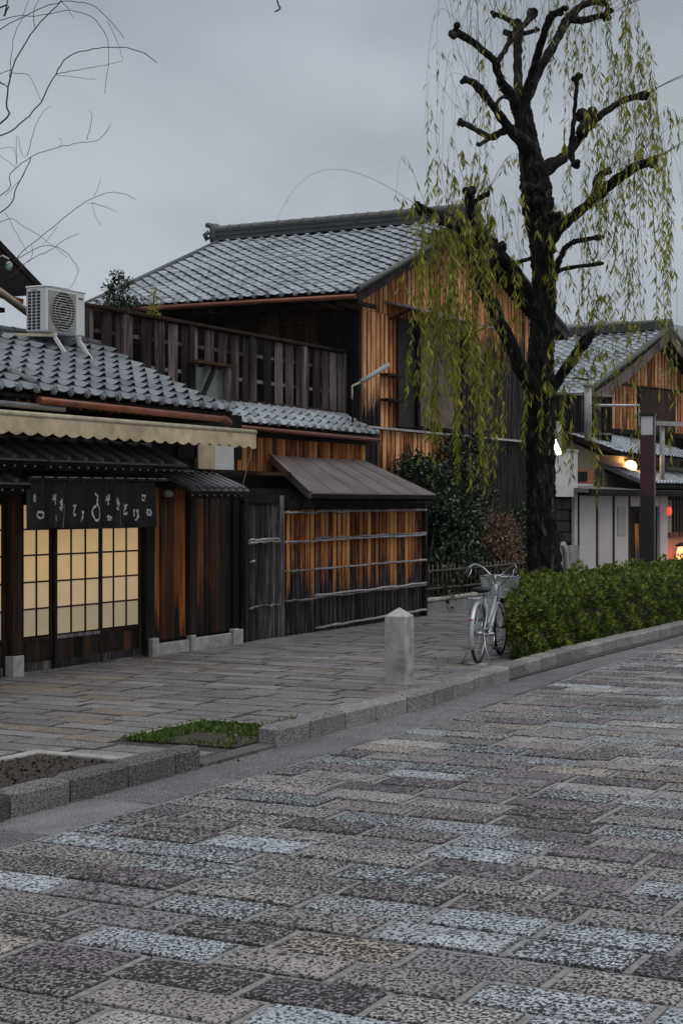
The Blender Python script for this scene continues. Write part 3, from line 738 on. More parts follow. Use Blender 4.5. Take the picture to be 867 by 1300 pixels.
STRL = [[(118,130),(138,165),(122,222),(108,180),(118,135)], [(190,360),(230,358),(260,385),(235,435),(190,415),(190,365)],   # brushed strokes
 [(352,200),(370,178),(395,190),(400,118)], [(358,140),(378,170),(388,262)], [(388,408),(385,470)], [(388,410),(403,425),(400,480)],
 [(488,185),(486,225),(508,270),(500,310)], [(460,232),(500,215)], [(468,268),(505,250)], [(498,305),(465,300),(470,325),(492,345)],
 [(622,262),(640,310)], [(658,262),(640,310),(625,350),(620,385),(640,402),(656,378)], [(742,330),(740,440)], [(780,342),(778,430),(752,488)]]
STRR = [[(90,120),(116,150),(110,220),(104,262),(62,345),(98,470),(135,370),(122,285),(106,262)], [(240,212),(262,185),(290,195),(283,122)],
 [(245,150),(270,185),(285,265)], [(285,400),(290,465)], [(285,405),(308,430),(300,465)], [(380,170),(380,215),(405,250),(392,290)],
 [(362,222),(402,205)], [(368,252),(402,240)], [(370,292),(368,315),(400,320)], [(488,260),(510,310)], [(520,255),(510,310),(490,350),(495,380),(522,382),(520,355)],
 [(598,320),(598,415)], [(628,322),(632,420),(610,465)], [(710,140),(750,150),(745,180)], [(715,175),(722,205),(745,205)],
 [(775,330),(822,332)], [(775,350),(785,385),(822,392),(822,345)], [(800,350),(800,375)]]
STR = [[((30+x/10.2)*3.941, (615+y/10.2-590)*3.941) for x, y in q] for q in STRL]+[[((110+x/10.2)*3.941, (615+y/10.2-590)*3.941) for x, y in q] for q in STRR]
for a, b, po in panels:
    m = MB()
    for st in STR:
        cx = sum(p[0] for p in st)/len(st)
        if not (a <= cx < b): continue
        pts = [nz(*p) for p in st]; sub = smooth(pts, 6); n = len(sub); L2 = []; wd = .014
        for i, p in enumerate(sub):
            t = (sub[min(n-1, i+1)]-sub[max(0, i-1)]); s = Vector((0, -t.z, t.y)).normalized()*wd*(1-.3*(i/n))*(.85+.3*math.sin(i*1.3))
            for sg in (-1, 1):
                q = p+s*sg; L2.append((XN+.017+fold(q.y, q.z), q.y, q.z))
        for i in range(n-1): m.add([L2[2*i], L2[2*i+1], L2[2*i+3], L2[2*i+2]], [(0, 1, 2, 3)])
    if m.v: tag(m.build('lettering', 'ink', po), kind='stuff')

# roller awning
aw = thing('roller_awning', 'cream canvas roller awning with scalloped valance under the eatery eave', 'awning', (-9.3, 13, 2.5))
MB().tube([(-9.32, 9.0, 2.56), (-9.32, 15.93, 2.56)], .030, 12).build('front_tube', 'creamtube', aw)
m = MB(); m.cr = .2
y = 9.0; vs = []; fs = []
ys = np.linspace(9.0, 15.92, 420)
for k, y in enumerate(ys):
    ph = (y*1.0/.21) % 1; dz = .032*abs(math.sin(math.pi*ph)); sg = .006*math.sin(y*3.1)+.004*math.sin(y*11)
    for x in (0, -.003):
        vs += [(-9.30+x, y, 2.545), (-9.295+x+sg*.5, y, 2.48), (-9.29+x+sg, y, 2.405-dz)]
for k in range(len(ys)-1):
    a = k*6
    fs += [(a, a+1, a+7, a+6), (a+1, a+2, a+8, a+7), (a+4, a+3, a+9, a+10), (a+5, a+4, a+10, a+11)]
m.add(vs, fs, True); m.build('valance', 'cream', aw)
m = MB(); m.add([(-9.33, 9.0, 2.585), (-9.33, 15.9, 2.585), (-10.36, 15.9, 2.69), (-10.36, 9.0, 2.69), (-9.33, 9.0, 2.58), (-9.33, 15.9, 2.58), (-10.36, 15.9, 2.685), (-10.36, 9.0, 2.685)], [(0,1,2,3),(7,6,5,4),(0,4,5,1),(1,5,6,2)]); m.build('canvas', 'cream', aw)
for y in (10.2, 12.6, 15.2):
    MB().tube([(-9.34, y, 2.55), (-9.85, y+.25, 2.58), (-10.36, y, 2.60)], .014, 6).build('folding_arm', 'pipe', aw)
e_ = at(308, 617, Y=15.98)
MB().tube([(-9.32, 15.95, 2.56), e_], .008, 6).build('crank_rod', 'tan', aw)

# ------------------------------------------------------------------ air conditioner on the roof
ac = thing('air_conditioner', 'white outdoor air conditioner unit standing on the tiled eatery roof', 'air conditioner', (-11.2, 14.9, 3.65))
AX, AY0, AY1, AZ0, AZ1 = -11.18, 14.56, 15.27, 3.66, 4.17
ad = .30
body = B(AX-ad, AX, AY0, AY1, AZ0, AZ1, bev=.018).build('casing', 'white', ac)
B(AX-ad-.004, AX+.006, AY0-.005, AY1+.005, AZ1-.012, AZ1+.012, bev=.008).build('top_cover', 'white', ac)
fy = AY0+.29; fz = (AZ0+AZ1)/2+.0
B(AX+.001, AX+.010, AY0+.02, AY0+.52, AZ0+.03, AZ1-.04).build('grille_panel', 'grille', ac)
fy = AY0+.27
MB().tube([(AX+.004, fy, fz), (AX+.014, fy, fz)], .215, 32).build('fan_opening', 'dark', ac)
gr = MB()
for k in range(15):
    z = fz-.205+k*.41/14; hw = math.sqrt(max(.0005, .218**2-(z-fz)**2)); gr.bar((AX+.02, fy-hw, z), (AX+.02, fy+hw, z), .008, .011)
for a in (.08, .15, .218): gr.tube([(AX+.022, fy+a*math.cos(t*math.pi/12), fz+a*math.sin(t*math.pi/12)) for t in range(25)], .005, 5)
tag(gr.build('fan_guard', 'grille', ac), kind='stuff')
ls = MB()
for i in range(3):
    for j in range(12):
        x0 = AX-ad+.035+i*.062; z0 = AZ0+.035+j*.036; ls.box(x0, x0+.046, AY0-.003, AY0+.002, z0, z0+.026)
tag(ls.build('coil_vent', 'dark', ac), kind='stuff')
B(AX-ad+.035+.05, AX-ad+.17, AY0-.006, AY0, AZ1-.055, AZ1-.03).build('handle_recess', 'grille', ac)
B(AX+.001, AX+.004, AY1-.13, AY1-.05, AZ1-.085, AZ1-.070).build('badge', 'blackpaint', ac)
for y in (AY0+.12, AY1-.14):
    MB().bar((AX-.42, y, AZ0-.018), (AX+.03, y, AZ0-.018), .04, .03).build('foot_rail', 'white', ac)
    MB().bar((AX, y+.0, AZ0-.03), (AX+.18, y+.04, AZ0-.30), .04, .035).build('stand_leg', 'white', ac)
    MB().bar((AX-.38, y, AZ0-.03), (AX-.38, y, AZ0-.12), .035, .03).build('stand_leg', 'white', ac)
MB().bar((AX+.19, AY0+.08, AZ0-.315), (AX+.19, AY1+.30, AZ0-.32), .035, .02).build('stand_base', 'white', ac)
MB().bar((AX-.30, AY0-.4, AZ0-.05), (AX+.02, AY0+.12, AZ0-.03), .03, .03).build('stand_brace', 'tan', ac)

# ------------------------------------------------------------------ middle house with the slatted balcony
BX = -11.62
mid = thing('balcony_house', 'brown timber house with long slatted upper balcony between eatery and gabled house', 'building', (BX, 19, 0))
B(-15.8, -11.22, 17.45, 22.55, 0, 2.74).build('wall', 'wblack', mid)
B(-15.8, BX-.35, 15.80, 22.55, 2.74, 3.25).build('upper_floor', 'wblack', mid)
ZB, ZT = 3.20, 4.12
ys_p = [15.80, 16.62, 18.12, 19.68, 21.22, 22.74]
bal = B(BX-.22, BX-.18, 15.80, 22.60, ZB-.1, ZT-.06).build('dark_backing', 'wblack', mid)  # dark sheet added behind the slats, its colour standing for shade in the gaps
B(BX-.06, BX+.06, 15.72, 22.62, ZT-.02, ZT+.025, bev=.008).build('balcony_cap_rail', 'wbrown', mid)
B(BX-.05, BX+.03, 15.78, 22.60, ZB-.07, ZB+.0).build('balcony_bottom_rail', 'wbal', mid)
for z in (ZB+.26, ZB+.62): B(BX-.055, BX-.02, 15.8, 22.58, z, z+.045).build('balcony_mid_rail', 'wgrey', mid)
B(BX-.055, BX-.02, 15.8, 22.58, ZT-.10, ZT-.03).build('balcony_mid_rail', 'wbal', mid)
for y in ys_p[:-1]+[22.52]: B(BX-.05, BX+.045, y, y+.10, ZB-.05, ZT-.021, bev=.006).build('balcony_post', 'wgrey' if y > 17 else 'wbal', mid)
for i in range(5):
    a = ys_p[i]+.10; b = (ys_p[i+1] if i < 4 else 22.52); n = 4 if i else 2; pit = (b-a)/(n+.5)
    y = a+.02
    for k in range(n+1):
        ww = .20 if k else .11
        if k == n: ww = min(ww, b-y-.01)
        if ww > .03: inst(UF['wbal'], 'slat', mid, (BX-.018+random.uniform(0, .006), y+ww/2, ZB), (.022, ww, ZT-ZB-.035), (0, random.uniform(-.006, .006), random.uniform(-.03, .03)))
        y += pit
# skirt roof beneath the balcony
s0 = Vector((-10.98, 16.6, 2.80)); sv = Vector((-1, 0, .52)).normalized()
MB().prism([(-10.99, 16.6, 2.74), (-10.99, 16.6, 2.79), (BX-.02, 16.6, 3.12), (BX-.02, 16.6, 3.05)], (0, 5.9, 0)).build('skirt_deck', 'wblack', mid)
roof(mid, s0, (0, 1, 0), sv, 23, 3, .255, .21, 'tile', 100)
end_caps(mid, s0+Vector((0, 0, .055)), (0, 1, 0), 23, .255, .042, 'tile')
ridge(mid, (BX+.10, 16.7, 3.06), (BX+.10, 22.5, 3.06), .14, .045, .05, 'tile', 'flashing_ridge')
MB().tube([(-10.93, 17.0, 2.76), (-10.93, 22.45, 2.73)], .03, 8).build('gutter', 'copper', mid)
boards(mid, U_['wfence'], -11.22, 17.5, 22.5, 2.2, 2.72, .13, .028)
B(-11.2, -11.15, 17.5, 22.5, 2.66, 2.74).build('trim', 'wblack', mid)
# small box window with a slanting strut at the end of the eatery roof
wb = B(BX+.03, BX+.17, 18.12, 18.98, 2.98, 3.02).build('window_box', 'wbrown', mid)
B(BX+.06, BX+.08, 18.20, 18.86, 3.02, 3.56).build('pane', plain('dusty_green_glass', (.13, .15, .135), .3, bump=0), wb)
for q in ((18.86, 18.94, 3.02, 3.60), ): B(BX+.03, BX+.17, *q).build('frame', 'wbal', wb)
B(BX+.03, BX+.20, 18.06, 19.02, 3.60, 3.64).build('hood', 'wbrown', wb)
MB().bar((BX+.15, 18.15, 3.05), (BX+.15, 18.55, 3.58), .04, .06).build('strut', 'wblack', wb)
# dark wall under the box roof and lamp pipe

# ------------------------------------------------------------------ slatted cedar enclosure with the sheet roof
fe = thing('cedar_enclosure', 'lean-to of orange and black cedar slabs with brown sheet metal roof', 'lean-to', (FX, 20, 0))
B(-11.15, FX-.03, 17.62, 22.85, 0, 1.78).build('backing', 'wblack', fe)
boards(fe, UF['wgrey'], FX-.03, 17.56, 18.34, .02, 1.75, .115, .026)
boards(fe, U_['wfence'], FX-.03, 18.47, 22.88, .02, 1.72, .132, .026, gap=.050)
B(FX-.04, FX+.05, 18.35, 18.45, 0, 1.86, bev=.01).build('post', 'wpost', fe)
B(FX-.04, FX+.04, 17.47, 17.55, 0, 1.80, bev=.01).build('post', 'wgrey', fe)
B(FX-.04, FX+.04, 22.88, 22.97, 0, 1.76, bev=.01).build('post', 'wblack', fe)
B(FX-.05, FX+.03, 17.47, 22.97, 1.76, 1.87).build('top_beam', 'wblack', fe)
B(FX-.02, FX+.01, 18.46, 22.9, 1.68, 1.76).build('rail', 'wblack', fe)
B(FX+.03, FX+.05, 18.5, 19.3, 1.70, 1.80).build('nailed_plank', 'wbal', fe)
def batten(y0, y1, z0, z1, n=14, r=.016):
    pts = [(FX+.045+random.uniform(-.003, .003), y0+(y1-y0)*i/n, z0+(z1-z0)*i/n+random.uniform(-.009, .009)) for i in range(n+1)]
    MB().tube(pts, [r*random.uniform(.8, 1.2) for _ in pts], 6).build('batten', 'wpost', fe)
for z, dz in ((1.655, .0), (1.27, .01), (.885, .01), (.50, .01)):
    batten(18.47, 19.35, z-.01, z-.02); batten(19.3, 22.9, z-.008, z+dz)
    if z in (1.27, .50): batten(19.3, 22.9, z+.02, z+dz+.03)
batten(19.32, 22.9, .085, .13, 18, .017); batten(17.56, 18.33, 1.27, 1.275); batten(17.56, 18.33, .45, .46)
batten(17.56, 18.33, 1.30, 1.305)
# latch on the grey gate
MB().tube([(FX+.02, 17.62, 1.02), (FX+.06, 17.66, 1.04), (FX+.03, 17.70, 1.0)], .014, 6).build('latch', 'tan', fe)
el, er = Vector((-10.02, 18.55, 1.90)), Vector((-10.02, 22.52, 1.90)); tl, tr = Vector((-11.12, 19.45, 2.42)), Vector((-11.12, 22.3, 2.42))
rf = MB(); seams = 6
rf.prism([el, er, tr, tl], (0, 0, -.018)); rf_o = rf.build('sheet_roof', 'sheet', fe)
for k in range(seams+1):
    a = el.lerp(er, k/seams); b = tl.lerp(tr, k/seams)
    if 0 < k < seams: MB().bar(a+Vector((0, 0, .004)), b+Vector((0, 0, .004)), .012, .008).build('seam', 'sheet', rf_o)
MB().bar(el+Vector((0, -.02, -.03)), tl+Vector((0, -.02, -.03)), .04, .11).build('barge_board', 'sheet', rf_o)
MB().bar(el+Vector((-.02, -.02, -.05)), er+Vector((-.02, 0, -.05)), .03, .05).build('fascia', 'wblack', rf_o)
for k in range(8):
    y = 18.75+k*.53; B(-11.1, -10.06, y, y+.05, 1.80, 1.85).build('rafter', 'wblack', fe)
MB().prism([(-10.15, 22.8, 1.80), (-11.1, 22.8, 1.80), (-11.1, 22.3, 2.38)], (0, .03, 0)).build('end_board', 'wblack', fe)
B(-11.2, -10.5, 17.5, 19.2, 1.87, 1.95).build('shelf_roof', 'wblack', fe)
B(-10.9, -10.5, 18.0, 18.9, 2.12, 2.17).build('cross_beam', 'wbrown', fe)

# ------------------------------------------------------------------ the big gabled house
GX = -11.4
gb = thing('gabled_house', 'tall gabled house clad in orange cedar boards behind the pollarded willow', 'building', (GX, 26, 0))
AP = Vector((0, 26.4, 6.70)); EY0, EZ0 = 21.86, 4.93; EY1, EZ1 = 31.25, 5.18; W0, W1 = 22.6, 30.6
def rz(y): return EZ0+(AP.z-EZ0)*(y-EY0)/(AP.y-EY0) if y < AP.y else AP.z+(EZ1-AP.z)*(y-AP.y)/(EY1-AP.y)
MB().prism([(GX, W0, 0), (GX, W1, 0), (GX, W1, rz(W1)-.12), (GX, AP.y, AP.z-.12), (GX, W0, rz(W0)-.12)], (-4.6, 0, 0)).build('wall', 'wblack', gb)
WY0, WY1, WZ0, WZ1 = 24.0, 26.75, 3.02, 4.80
def inwin(y): return WY0 < y < WY1
# cladding: upper boards to the roof line, lower boards either side of the window, base boards
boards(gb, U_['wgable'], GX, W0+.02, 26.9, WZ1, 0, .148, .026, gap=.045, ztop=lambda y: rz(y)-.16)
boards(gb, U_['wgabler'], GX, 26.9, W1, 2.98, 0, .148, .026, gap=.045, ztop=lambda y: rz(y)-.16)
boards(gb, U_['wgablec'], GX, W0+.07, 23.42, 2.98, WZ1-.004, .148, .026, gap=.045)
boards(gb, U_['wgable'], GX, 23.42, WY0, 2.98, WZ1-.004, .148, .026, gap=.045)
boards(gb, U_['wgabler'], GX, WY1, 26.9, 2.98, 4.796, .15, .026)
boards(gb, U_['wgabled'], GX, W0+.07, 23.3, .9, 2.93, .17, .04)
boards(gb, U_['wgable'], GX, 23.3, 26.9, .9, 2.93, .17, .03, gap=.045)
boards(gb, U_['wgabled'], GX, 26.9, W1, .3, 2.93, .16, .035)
MB().bar((GX+.07, W0, 2.96), (GX+.07, W1, 2.96), .05, .035).build('rail', 'wpost', gb)
B(GX-.02, GX+.06, W0-.02, W0+.07, 0, 4.95).build('corner_post', 'wblack', gb)
B(GX-.02, GX+.055, 23.05, 23.5, 3.0, 3.5).build('dark_patch_board', 'wblack', gb) if False else None
# window with dark recess and a hanging reed blind, under a thin board hood
wr = B(GX+.001, GX+.02, WY0, WY1, WZ0, WZ1).build('window', 'dark', gb)
B(GX+.02, GX+.05, WY0, WY0+.07, WZ0, WZ1).build('frame', 'wbrown', wr); B(GX+.02, GX+.05, WY1-.08, WY1, WZ0, WZ1).build('frame', 'wbrown', wr)
bl = MB()
for k in range(60):
    z = 3.06+k*.0282; bl.box(GX+.06+.004*math.sin(k*.4), GX+.072+.004*math.sin(k*.4), 24.80, 26.40, z, z+.023)
tag(bl.build('reed_blind', plain('reed', (.17, .125, .10), .8, var=.45, sc_=5), wr), kind='stuff')
B(GX+.05, GX+.09, 24.70, 24.79, WZ0, WZ1).build('frame', 'wblack', wr)
B(GX+.02, GX+.16, WY0-.6, WY0-.05, 3.80, 3.84).build('ledge', 'wbrown', wr); B(GX+.02, GX+.16, WY0-.6, WY0-.0, 3.40, 3.44).build('ledge', 'wbrown', wr)
MB().prism([(GX+.02, 23.55, 4.98), (GX+.02, 23.55, 5.02), (GX+.52, 23.55, 4.90), (GX+.52, 23.55, 4.865)], (0, 3.45, 0)).build('window_hood', 'wpost', wr)
for y in (23.7, 25.3, 26.8): MB().bar((GX+.02, y, 4.72), (GX+.42, y, 4.87), .03, .03).build('hood_bracket', 'wbrown', wr)
# pipe lamp at the corner
pl = MB(); a = at(447, 497, X=GX+.15); b = at(447, 490, X=GX+.15); c = at(458, 485, X=GX+.25); d = at(493, 463, X=GX+.45)
MB().tube([a+Vector((0, 0, -.12)), a, b, c], .018, 8).build('lamp_bracket', 'tan', gb)
MB().tube([c, d], .042, 10).build('angled_pipe', 'pipe', gb)
MB().tube([a+Vector((0, .02, -1.1)), a+Vector((0, .02, -.1))], .02, 6).build('downpipe', 'wblack', gb)
# roof
XR0, XR1 = -16.15, -11.02
U0 = Vector((1, 0, 0)); V0 = Vector((0, AP.y-EY0, AP.z-EZ0)).normalized(); LS = Vector((0, AP.y-EY0, AP.z-EZ0)).length
V1 = Vector((0, AP.y-EY1, AP.z-EZ1)).normalized(); LS1 = Vector((0, AP.y-EY1, AP.z-EZ1)).length
MB().prism([(XR0, EY0, EZ0-.10), (XR0, AP.y, AP.z-.10), (XR0, AP.y, AP.z), (XR0, EY0, EZ0)], (XR1-XR0-.01, 0, 0)).build('roof_deck', 'wblack', gb)
MB().prism([(XR0, EY1, EZ1-.12), (XR0, AP.y+.001, AP.z-.12), (XR0, AP.y+.001, AP.z), (XR0, EY1, EZ1)], (XR1-XR0-.01, 0, 0)).build('roof_deck', 'wblack', gb)
NU = 21; tw = (XR1-XR0)/NU; NV = 20; te = LS/NV
roof(gb, (XR0, EY0, EZ0+.01), U0, V0, NU, NV, tw*.99, te, 'tile', 295, amp=.038, lip=.038, jit=.004)
roof(gb, (XR0, EY1, EZ1+.01), U0, V1, NU, NV, tw*.99, LS1/NV, 'tile', 0, amp=.03, lip=.024)
end_caps(gb, (XR0, EY0+.0, EZ0+.045), U0, NU, tw*.99, .042, 'tile', out=(0, -1, 0))
ridge(gb, (XR0-.12, AP.y, AP.z+.02), (XR1+.08, AP.y, AP.z+.02), .34, .22, .085)
# ridge end ornament at the left
m = MB(); cx = XR0-.2; m.lathe([(0, -.02), (.13, 0), (.17, .1), (.14, .2), (.16, .27), (.10, .34), (0, .38)], (cx+.05, AP.y, AP.z+.0), 12, .7, 1.1)
m.tube([(cx-.06, AP.y-.12, AP.z+.05), (cx-.1, AP.y-.16, AP.z+.14), (cx-.02, AP.y-.13, AP.z+.2)], .05, 8); m.tube([(cx-.02, AP.y, AP.z+.33), (cx-.16, AP.y, AP.z+.36)], .05, 8); m.build('ridge_end_tile', 'ridge', gb)
# verge: barge boards and a thin pale metal edge, both ends
for (ya, za) in ((EY0, EZ0), (EY1, EZ1)):
    for X in (XR1, XR0):
        MB().bar((X, ya, za-.07), (X, AP.y, AP.z-.07), .035, .16).build('barge_board', 'wbal', gb)
        MB().tube([(X+.02*(1 if X == XR1 else -1), ya, za+.045), (X+.02*(1 if X == XR1 else -1), AP.y, AP.z+.045)], .048, 8).build('verge_edge', 'ridge', gb)
for k in range(18):
    x = XR0+.2+k*.285; B(x, x+.06, EY0+.05, W0-.01, EZ0-.17, EZ0-.11).build('rafter', 'wbrown', gb)
gu = MB().tube([(XR0+.1, EY0-.05, EZ0-.035), (XR1-.0, EY0-.05, EZ0-.065)], .038, 10).build('gutter', 'copper', gb)
# brown boarded panel in the shaded side wall
for k in range(9): B(-13.1+k*.115, -13.1+k*.115+.108, W0-.035, W0-.005, 3.2, 4.80).build('side_board', 'wbrown', gb)
for z in (3.9, 4.25, 4.6): B(-13.15, -12.03, W0-.055, W0-.036, z, z+.03).build('side_batten', 'wbrown', gb)
B(-12.0, -11.86, W0-.08, W0-.001, 3.2, 4.9).build('side_post', 'wblack', gb)

# ------------------------------------------------------------------ house peeping over the roof at far left
rh = thing('rear_house', 'dark wooden house showing behind the air conditioner at the left edge', 'building', (-13.9, 14, 0))
B(-18.5, -13.95, 9.5, 17.0, 0, 4.55).build('wall', 'wbrown', rh)
v0 = at(0, 318, X=-13.6); v2 = at(46, 366, X=-13.6); sl_ = (v2.z-v0.z)/(v2.y-v0.y)
MB().prism([(-13.5, v0.y-1.6, v0.z-sl_*1.6), (-13.5, v2.y, v2.z), (-13.5, v2.y, v2.z-.09), (-13.5, v0.y-1.6, v0.z-sl_*1.6-.09)], (-4.6, 0, 0)).build('roof', 'tiled', rh)
MB().bar((-13.46, v0.y-1.6, v0.z-sl_*1.6-.05), (-13.46, v2.y, v2.z-.05), .04, .08).build('barge_board', 'wblack', rh)
MB().bar((-13.7, 15.0, 4.62), (-13.7, 17.3, 4.44), .06, .06).build('purlin', 'wfence', rh)
MB().tube([at(-30, 355, X=-13.4), at(0, 370, X=-13.4), at(36, 397, X=-13.4)], .05, 10).build('downpipe', 'tan', rh)
for k in range(12): B(-13.94, -13.91, 15.2+k*.15, 15.34+k*.15, 3.6, 4.25).build('board', 'wbal', rh)
B(-13.94, -13.82, 14.5, 17.1, 4.28, 4.34).build('beam', 'wbal', rh); B(-13.94, -13.80, 14.5, 17.1, 4.02, 4.06).build('ledge', 'wpost', rh)
gl = thing('globe_lamp', 'small pale green glass globe lamp below the far left roof edge', 'lamp', at(12, 338, X=-13.3))
p = at(12, 338, X=-13.3); MB().lathe([(0, -.06), (.03, -.05), (.045, -.015), (.046, .015), (.035, .045), (.02, .06), (0, .065)], p, 14).build('globe', plain('green_glass', (.30, .42, .34), .15, bump=0), gl)
MB().tube([p+Vector((0, 0, .09)), p+Vector((-.1, 0, .14)), p+Vector((-.25, 0, .1))], .015, 6).build('bracket', 'pipe', gl)

# ------------------------------------------------------------------ low wall with bamboo fence, planting behind
lw = thing('low_wall', 'low grey concrete wall with coping along the planted strip behind the bicycle', 'wall', (FX, 26, 0))
y = 23.0; k = 0
while y < 29.4:
    ln = .78 if k else .85; B(FX-.14, FX, y+.004, y+ln-.004, 0, .235, bev=.008).build('wall_block', 'conc', lw); B(FX-.17, FX+.025, y+.002, y+ln-.002, .235, .285, bev=.01).build('coping_stone', 'stone', lw); y += ln; k += 1
B(-11.35, FX-.15, 22.98, 29.6, 0, .20).build('planting_soil', 'soil', kind='structure')
bf = thing('bamboo_fence', 'low old bamboo lattice fence standing on the concrete wall', 'fence', (FX-.08, 26, .28))
y = 23.1
while y < 29.3:
    MB().tube([(FX-.08, y, .27), (FX-.08+random.uniform(-.01, .01), y+random.uniform(-.01, .01), .78+random.uniform(-.02, .02))], .014, 6).build('upright', 'bamboo', bf); y += .17
for z in (.42, .70): MB().tube([(FX-.05, 23.0+i*1.0, z+random.uniform(-.006, .006)) for i in range(7)], .016, 6).build('cane_rail', 'bamboo', bf)
def blob_pts(n, blobs):
    P = []; tot = sum(b[3]*b[4]*b[5] for b in blobs)
    for (x, y, z, a, b, c) in blobs:
        k = max(1, int(n*a*b*c/tot)); q = RNG.normal(size=(k, 3)); q /= np.linalg.norm(q, axis=1, keepdims=True); q *= (RNG.random(k)**.42)[:, None]
        P.append(q*[a, b, c]+[x, y, z])
    return np.concatenate(P)
def shrub(name, label, loc, blobs, n, mat, ln, wd, droop=-.2, stems=6, cat='shrub', group=None, clump=1):
    t = thing(name, label, cat, loc, group=group); P = blob_pts(n//clump, blobs)
    if clump > 1: P = np.repeat(P, clump, 0)+RNG.normal(size=(len(P)*clump, 3))*ln*.55
    c = np.array([sum(b[i] for b in blobs)/len(blobs) for i in range(3)]); D = (P-c); D /= np.linalg.norm(D, axis=1, keepdims=True)+1e-6
    D = D*.6+RNG.normal(size=P.shape)*.8+[0, 0, droop]; m_ = len(P)
    V = leaves(P, D, RNG.uniform(.7, 1.3, m_)*ln, RNG.uniform(.7, 1.3, m_)*wd)
    o = np_mesh('foliage', V, 4, mat, t); o['kind'] = 'stuff'
    base = Vector(loc)
    for i in range(stems):
        b = blobs[i % len(blobs)]; e = Vector((b[0], b[1], b[2]+b[5]*.5)); s = base+Vector((random.uniform(-.1, .1), random.uniform(-.2, .2), 0)); mdl = s.lerp(e, .5)+Vector((random.uniform(-.1, .1), random.uniform(-.1, .1), 0))
        MB().tube([s, s.lerp(mdl, .5), mdl, mdl.lerp(e, .6), e], [.02, .018, .014, .010, .006], 6).build('stem', 'twig', t)
    return t
def bl_at(x, y, X, a, b, c): p = at(x, y, X=X); return (p.x, p.y, p.z, a, b, c)
shrub('camellia', 'tall dark glossy evergreen shrub climbing the wall beside the cedar enclosure', (-10.85, 24.0, .2),
      [bl_at(575, 700, -10.8, .42, .75, .45), bl_at(563, 730, -10.7, .3, .45, .35), bl_at(580, 655, -10.9, .42, .95, .5), bl_at(560, 640, -10.9, .35, .5, .5), bl_at(585, 610, -11.0, .38, .8, .45), bl_at(545, 603, -11.05, .3, .75, .28),
       bl_at(598, 575, -11.1, .28, .5, .35), bl_at(525, 590, -11.1, .25, .5, .22), bl_at(610, 730, -10.85, .36, .7, .4), bl_at(575, 570, -11.15, .2, .45, .3), bl_at(610, 560, -11.15, .18, .35, .25), bl_at(560, 755, -10.5, .18, .2, .2)], 17000, 'leafc', .085, .042, -.5, 10, clump=2)
shrub('nandina', 'reddish pink nandina bush behind the bicycle basket', (-10.85, 27.3, .2),
      [bl_at(635, 690, -10.8, .4, .7, .32), bl_at(622, 665, -10.95, .3, .5, .25), bl_at(640, 712, -10.75, .35, .6, .3), bl_at(612, 675, -10.9, .22, .35, .25), bl_at(650, 668, -10.95, .25, .35, .25)], 5200, 'leafr', .065, .024, -.3, 7, clump=3)
shrub('green_bush', 'dark green bush between the reddish nandina and the willow trunk', (-10.85, 29.3, .2),
      [bl_at(655, 720, -10.8, .4, .8, .4), bl_at(665, 690, -10.9, .35, .7, .4), bl_at(648, 745, -10.7, .25, .6, .25), bl_at(662, 655, -11, .25, .5, .25), bl_at(630, 738, -10.85, .3, .7, .25)], 8000, 'leafc', .07, .035, -.2, 6, clump=2)
shrub('wall_creeper', 'thin pale-leaved sprig climbing the blackened wall above the nandina', (-11.2, 27.2, 1.4),
      [bl_at(627, 640, -11.25, .06, .18, .35), bl_at(617, 655, -11.25, .06, .2, .2), bl_at(624, 622, -11.25, .05, .1, .2)], 260, 'leafc', .06, .03, -.3, 3)
# shrubs on the balcony behind the rail
shrub('balcony_shrub', 'small leafy shrub rising above the balcony rail left of the roof', (-12.0, 16.9, 3.9),
      [bl_at(149, 352, -12.0, .08, .14, .12), bl_at(141, 368, -12.0, .10, .10, .16), bl_at(158, 362, -12.0, .12, .16, .12), bl_at(150, 385, -12.0, .14, .22, .14), bl_at(168, 384, -12.0, .12, .18, .12), bl_at(133, 388, -12.0, .1, .14, .1)], 900, 'leafc', .05, .028, 0, 6)
shrub('balcony_sprig', 'single thin leafy sprig standing above the balcony rail', (-12.0, 18.1, 3.9),
      [bl_at(196, 378, -12.0, .05, .08, .18), bl_at(195, 396, -12.0, .07, .12, .12)], 150, 'leafw', .05, .022, 0, 2)

# ------------------------------------------------------------------ hedge in the kerb strip
hd = thing('hedge', 'dense clipped green hedge growing along the kerb behind the bicycle', 'hedge', (-6.8, 22, 0))
def hx(y): return KX(y)-.28
m = MB(); prev = None; ysx = np.arange(17.15, 34, .5)
vs = []; fs = []
for i, y in enumerate(ysx):
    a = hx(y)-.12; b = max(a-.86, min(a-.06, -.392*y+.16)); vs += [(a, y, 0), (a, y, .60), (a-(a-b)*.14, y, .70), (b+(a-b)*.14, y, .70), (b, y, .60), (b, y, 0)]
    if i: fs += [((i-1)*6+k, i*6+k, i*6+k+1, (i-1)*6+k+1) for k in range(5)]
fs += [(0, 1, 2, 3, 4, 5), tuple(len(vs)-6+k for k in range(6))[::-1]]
hc = plain('hedge_dark_core', (.010, .012, .006), .95, var=.4, sc_=20, bump=1)  # solid dark core: the shade inside the hedge put into its colour
m.add(vs, fs); m.build('dark_core', hc, hd)
n = 13500; yy = 16.85+RNG.random(n)**1.35*17; xf = np.array([hx(v) for v in yy]); side = RNG.random(n)
u = RNG.random(n); lump = .05*np.sin(yy*5.1)+.04*np.sin(yy*11.3+1)+.03*np.sin(yy*23)
P = np.empty((n, 3)); Nn = np.empty((n, 3))
f = side < .46; t = (side >= .46) & (side < .90); e_ = side >= .90
P[f] = np.stack([xf[f]-.10+.06*np.sin(yy[f]*7+u[f]*9), yy[f], .04+u[f]*.78], 1); Nn[f] = [1, 0, .45]
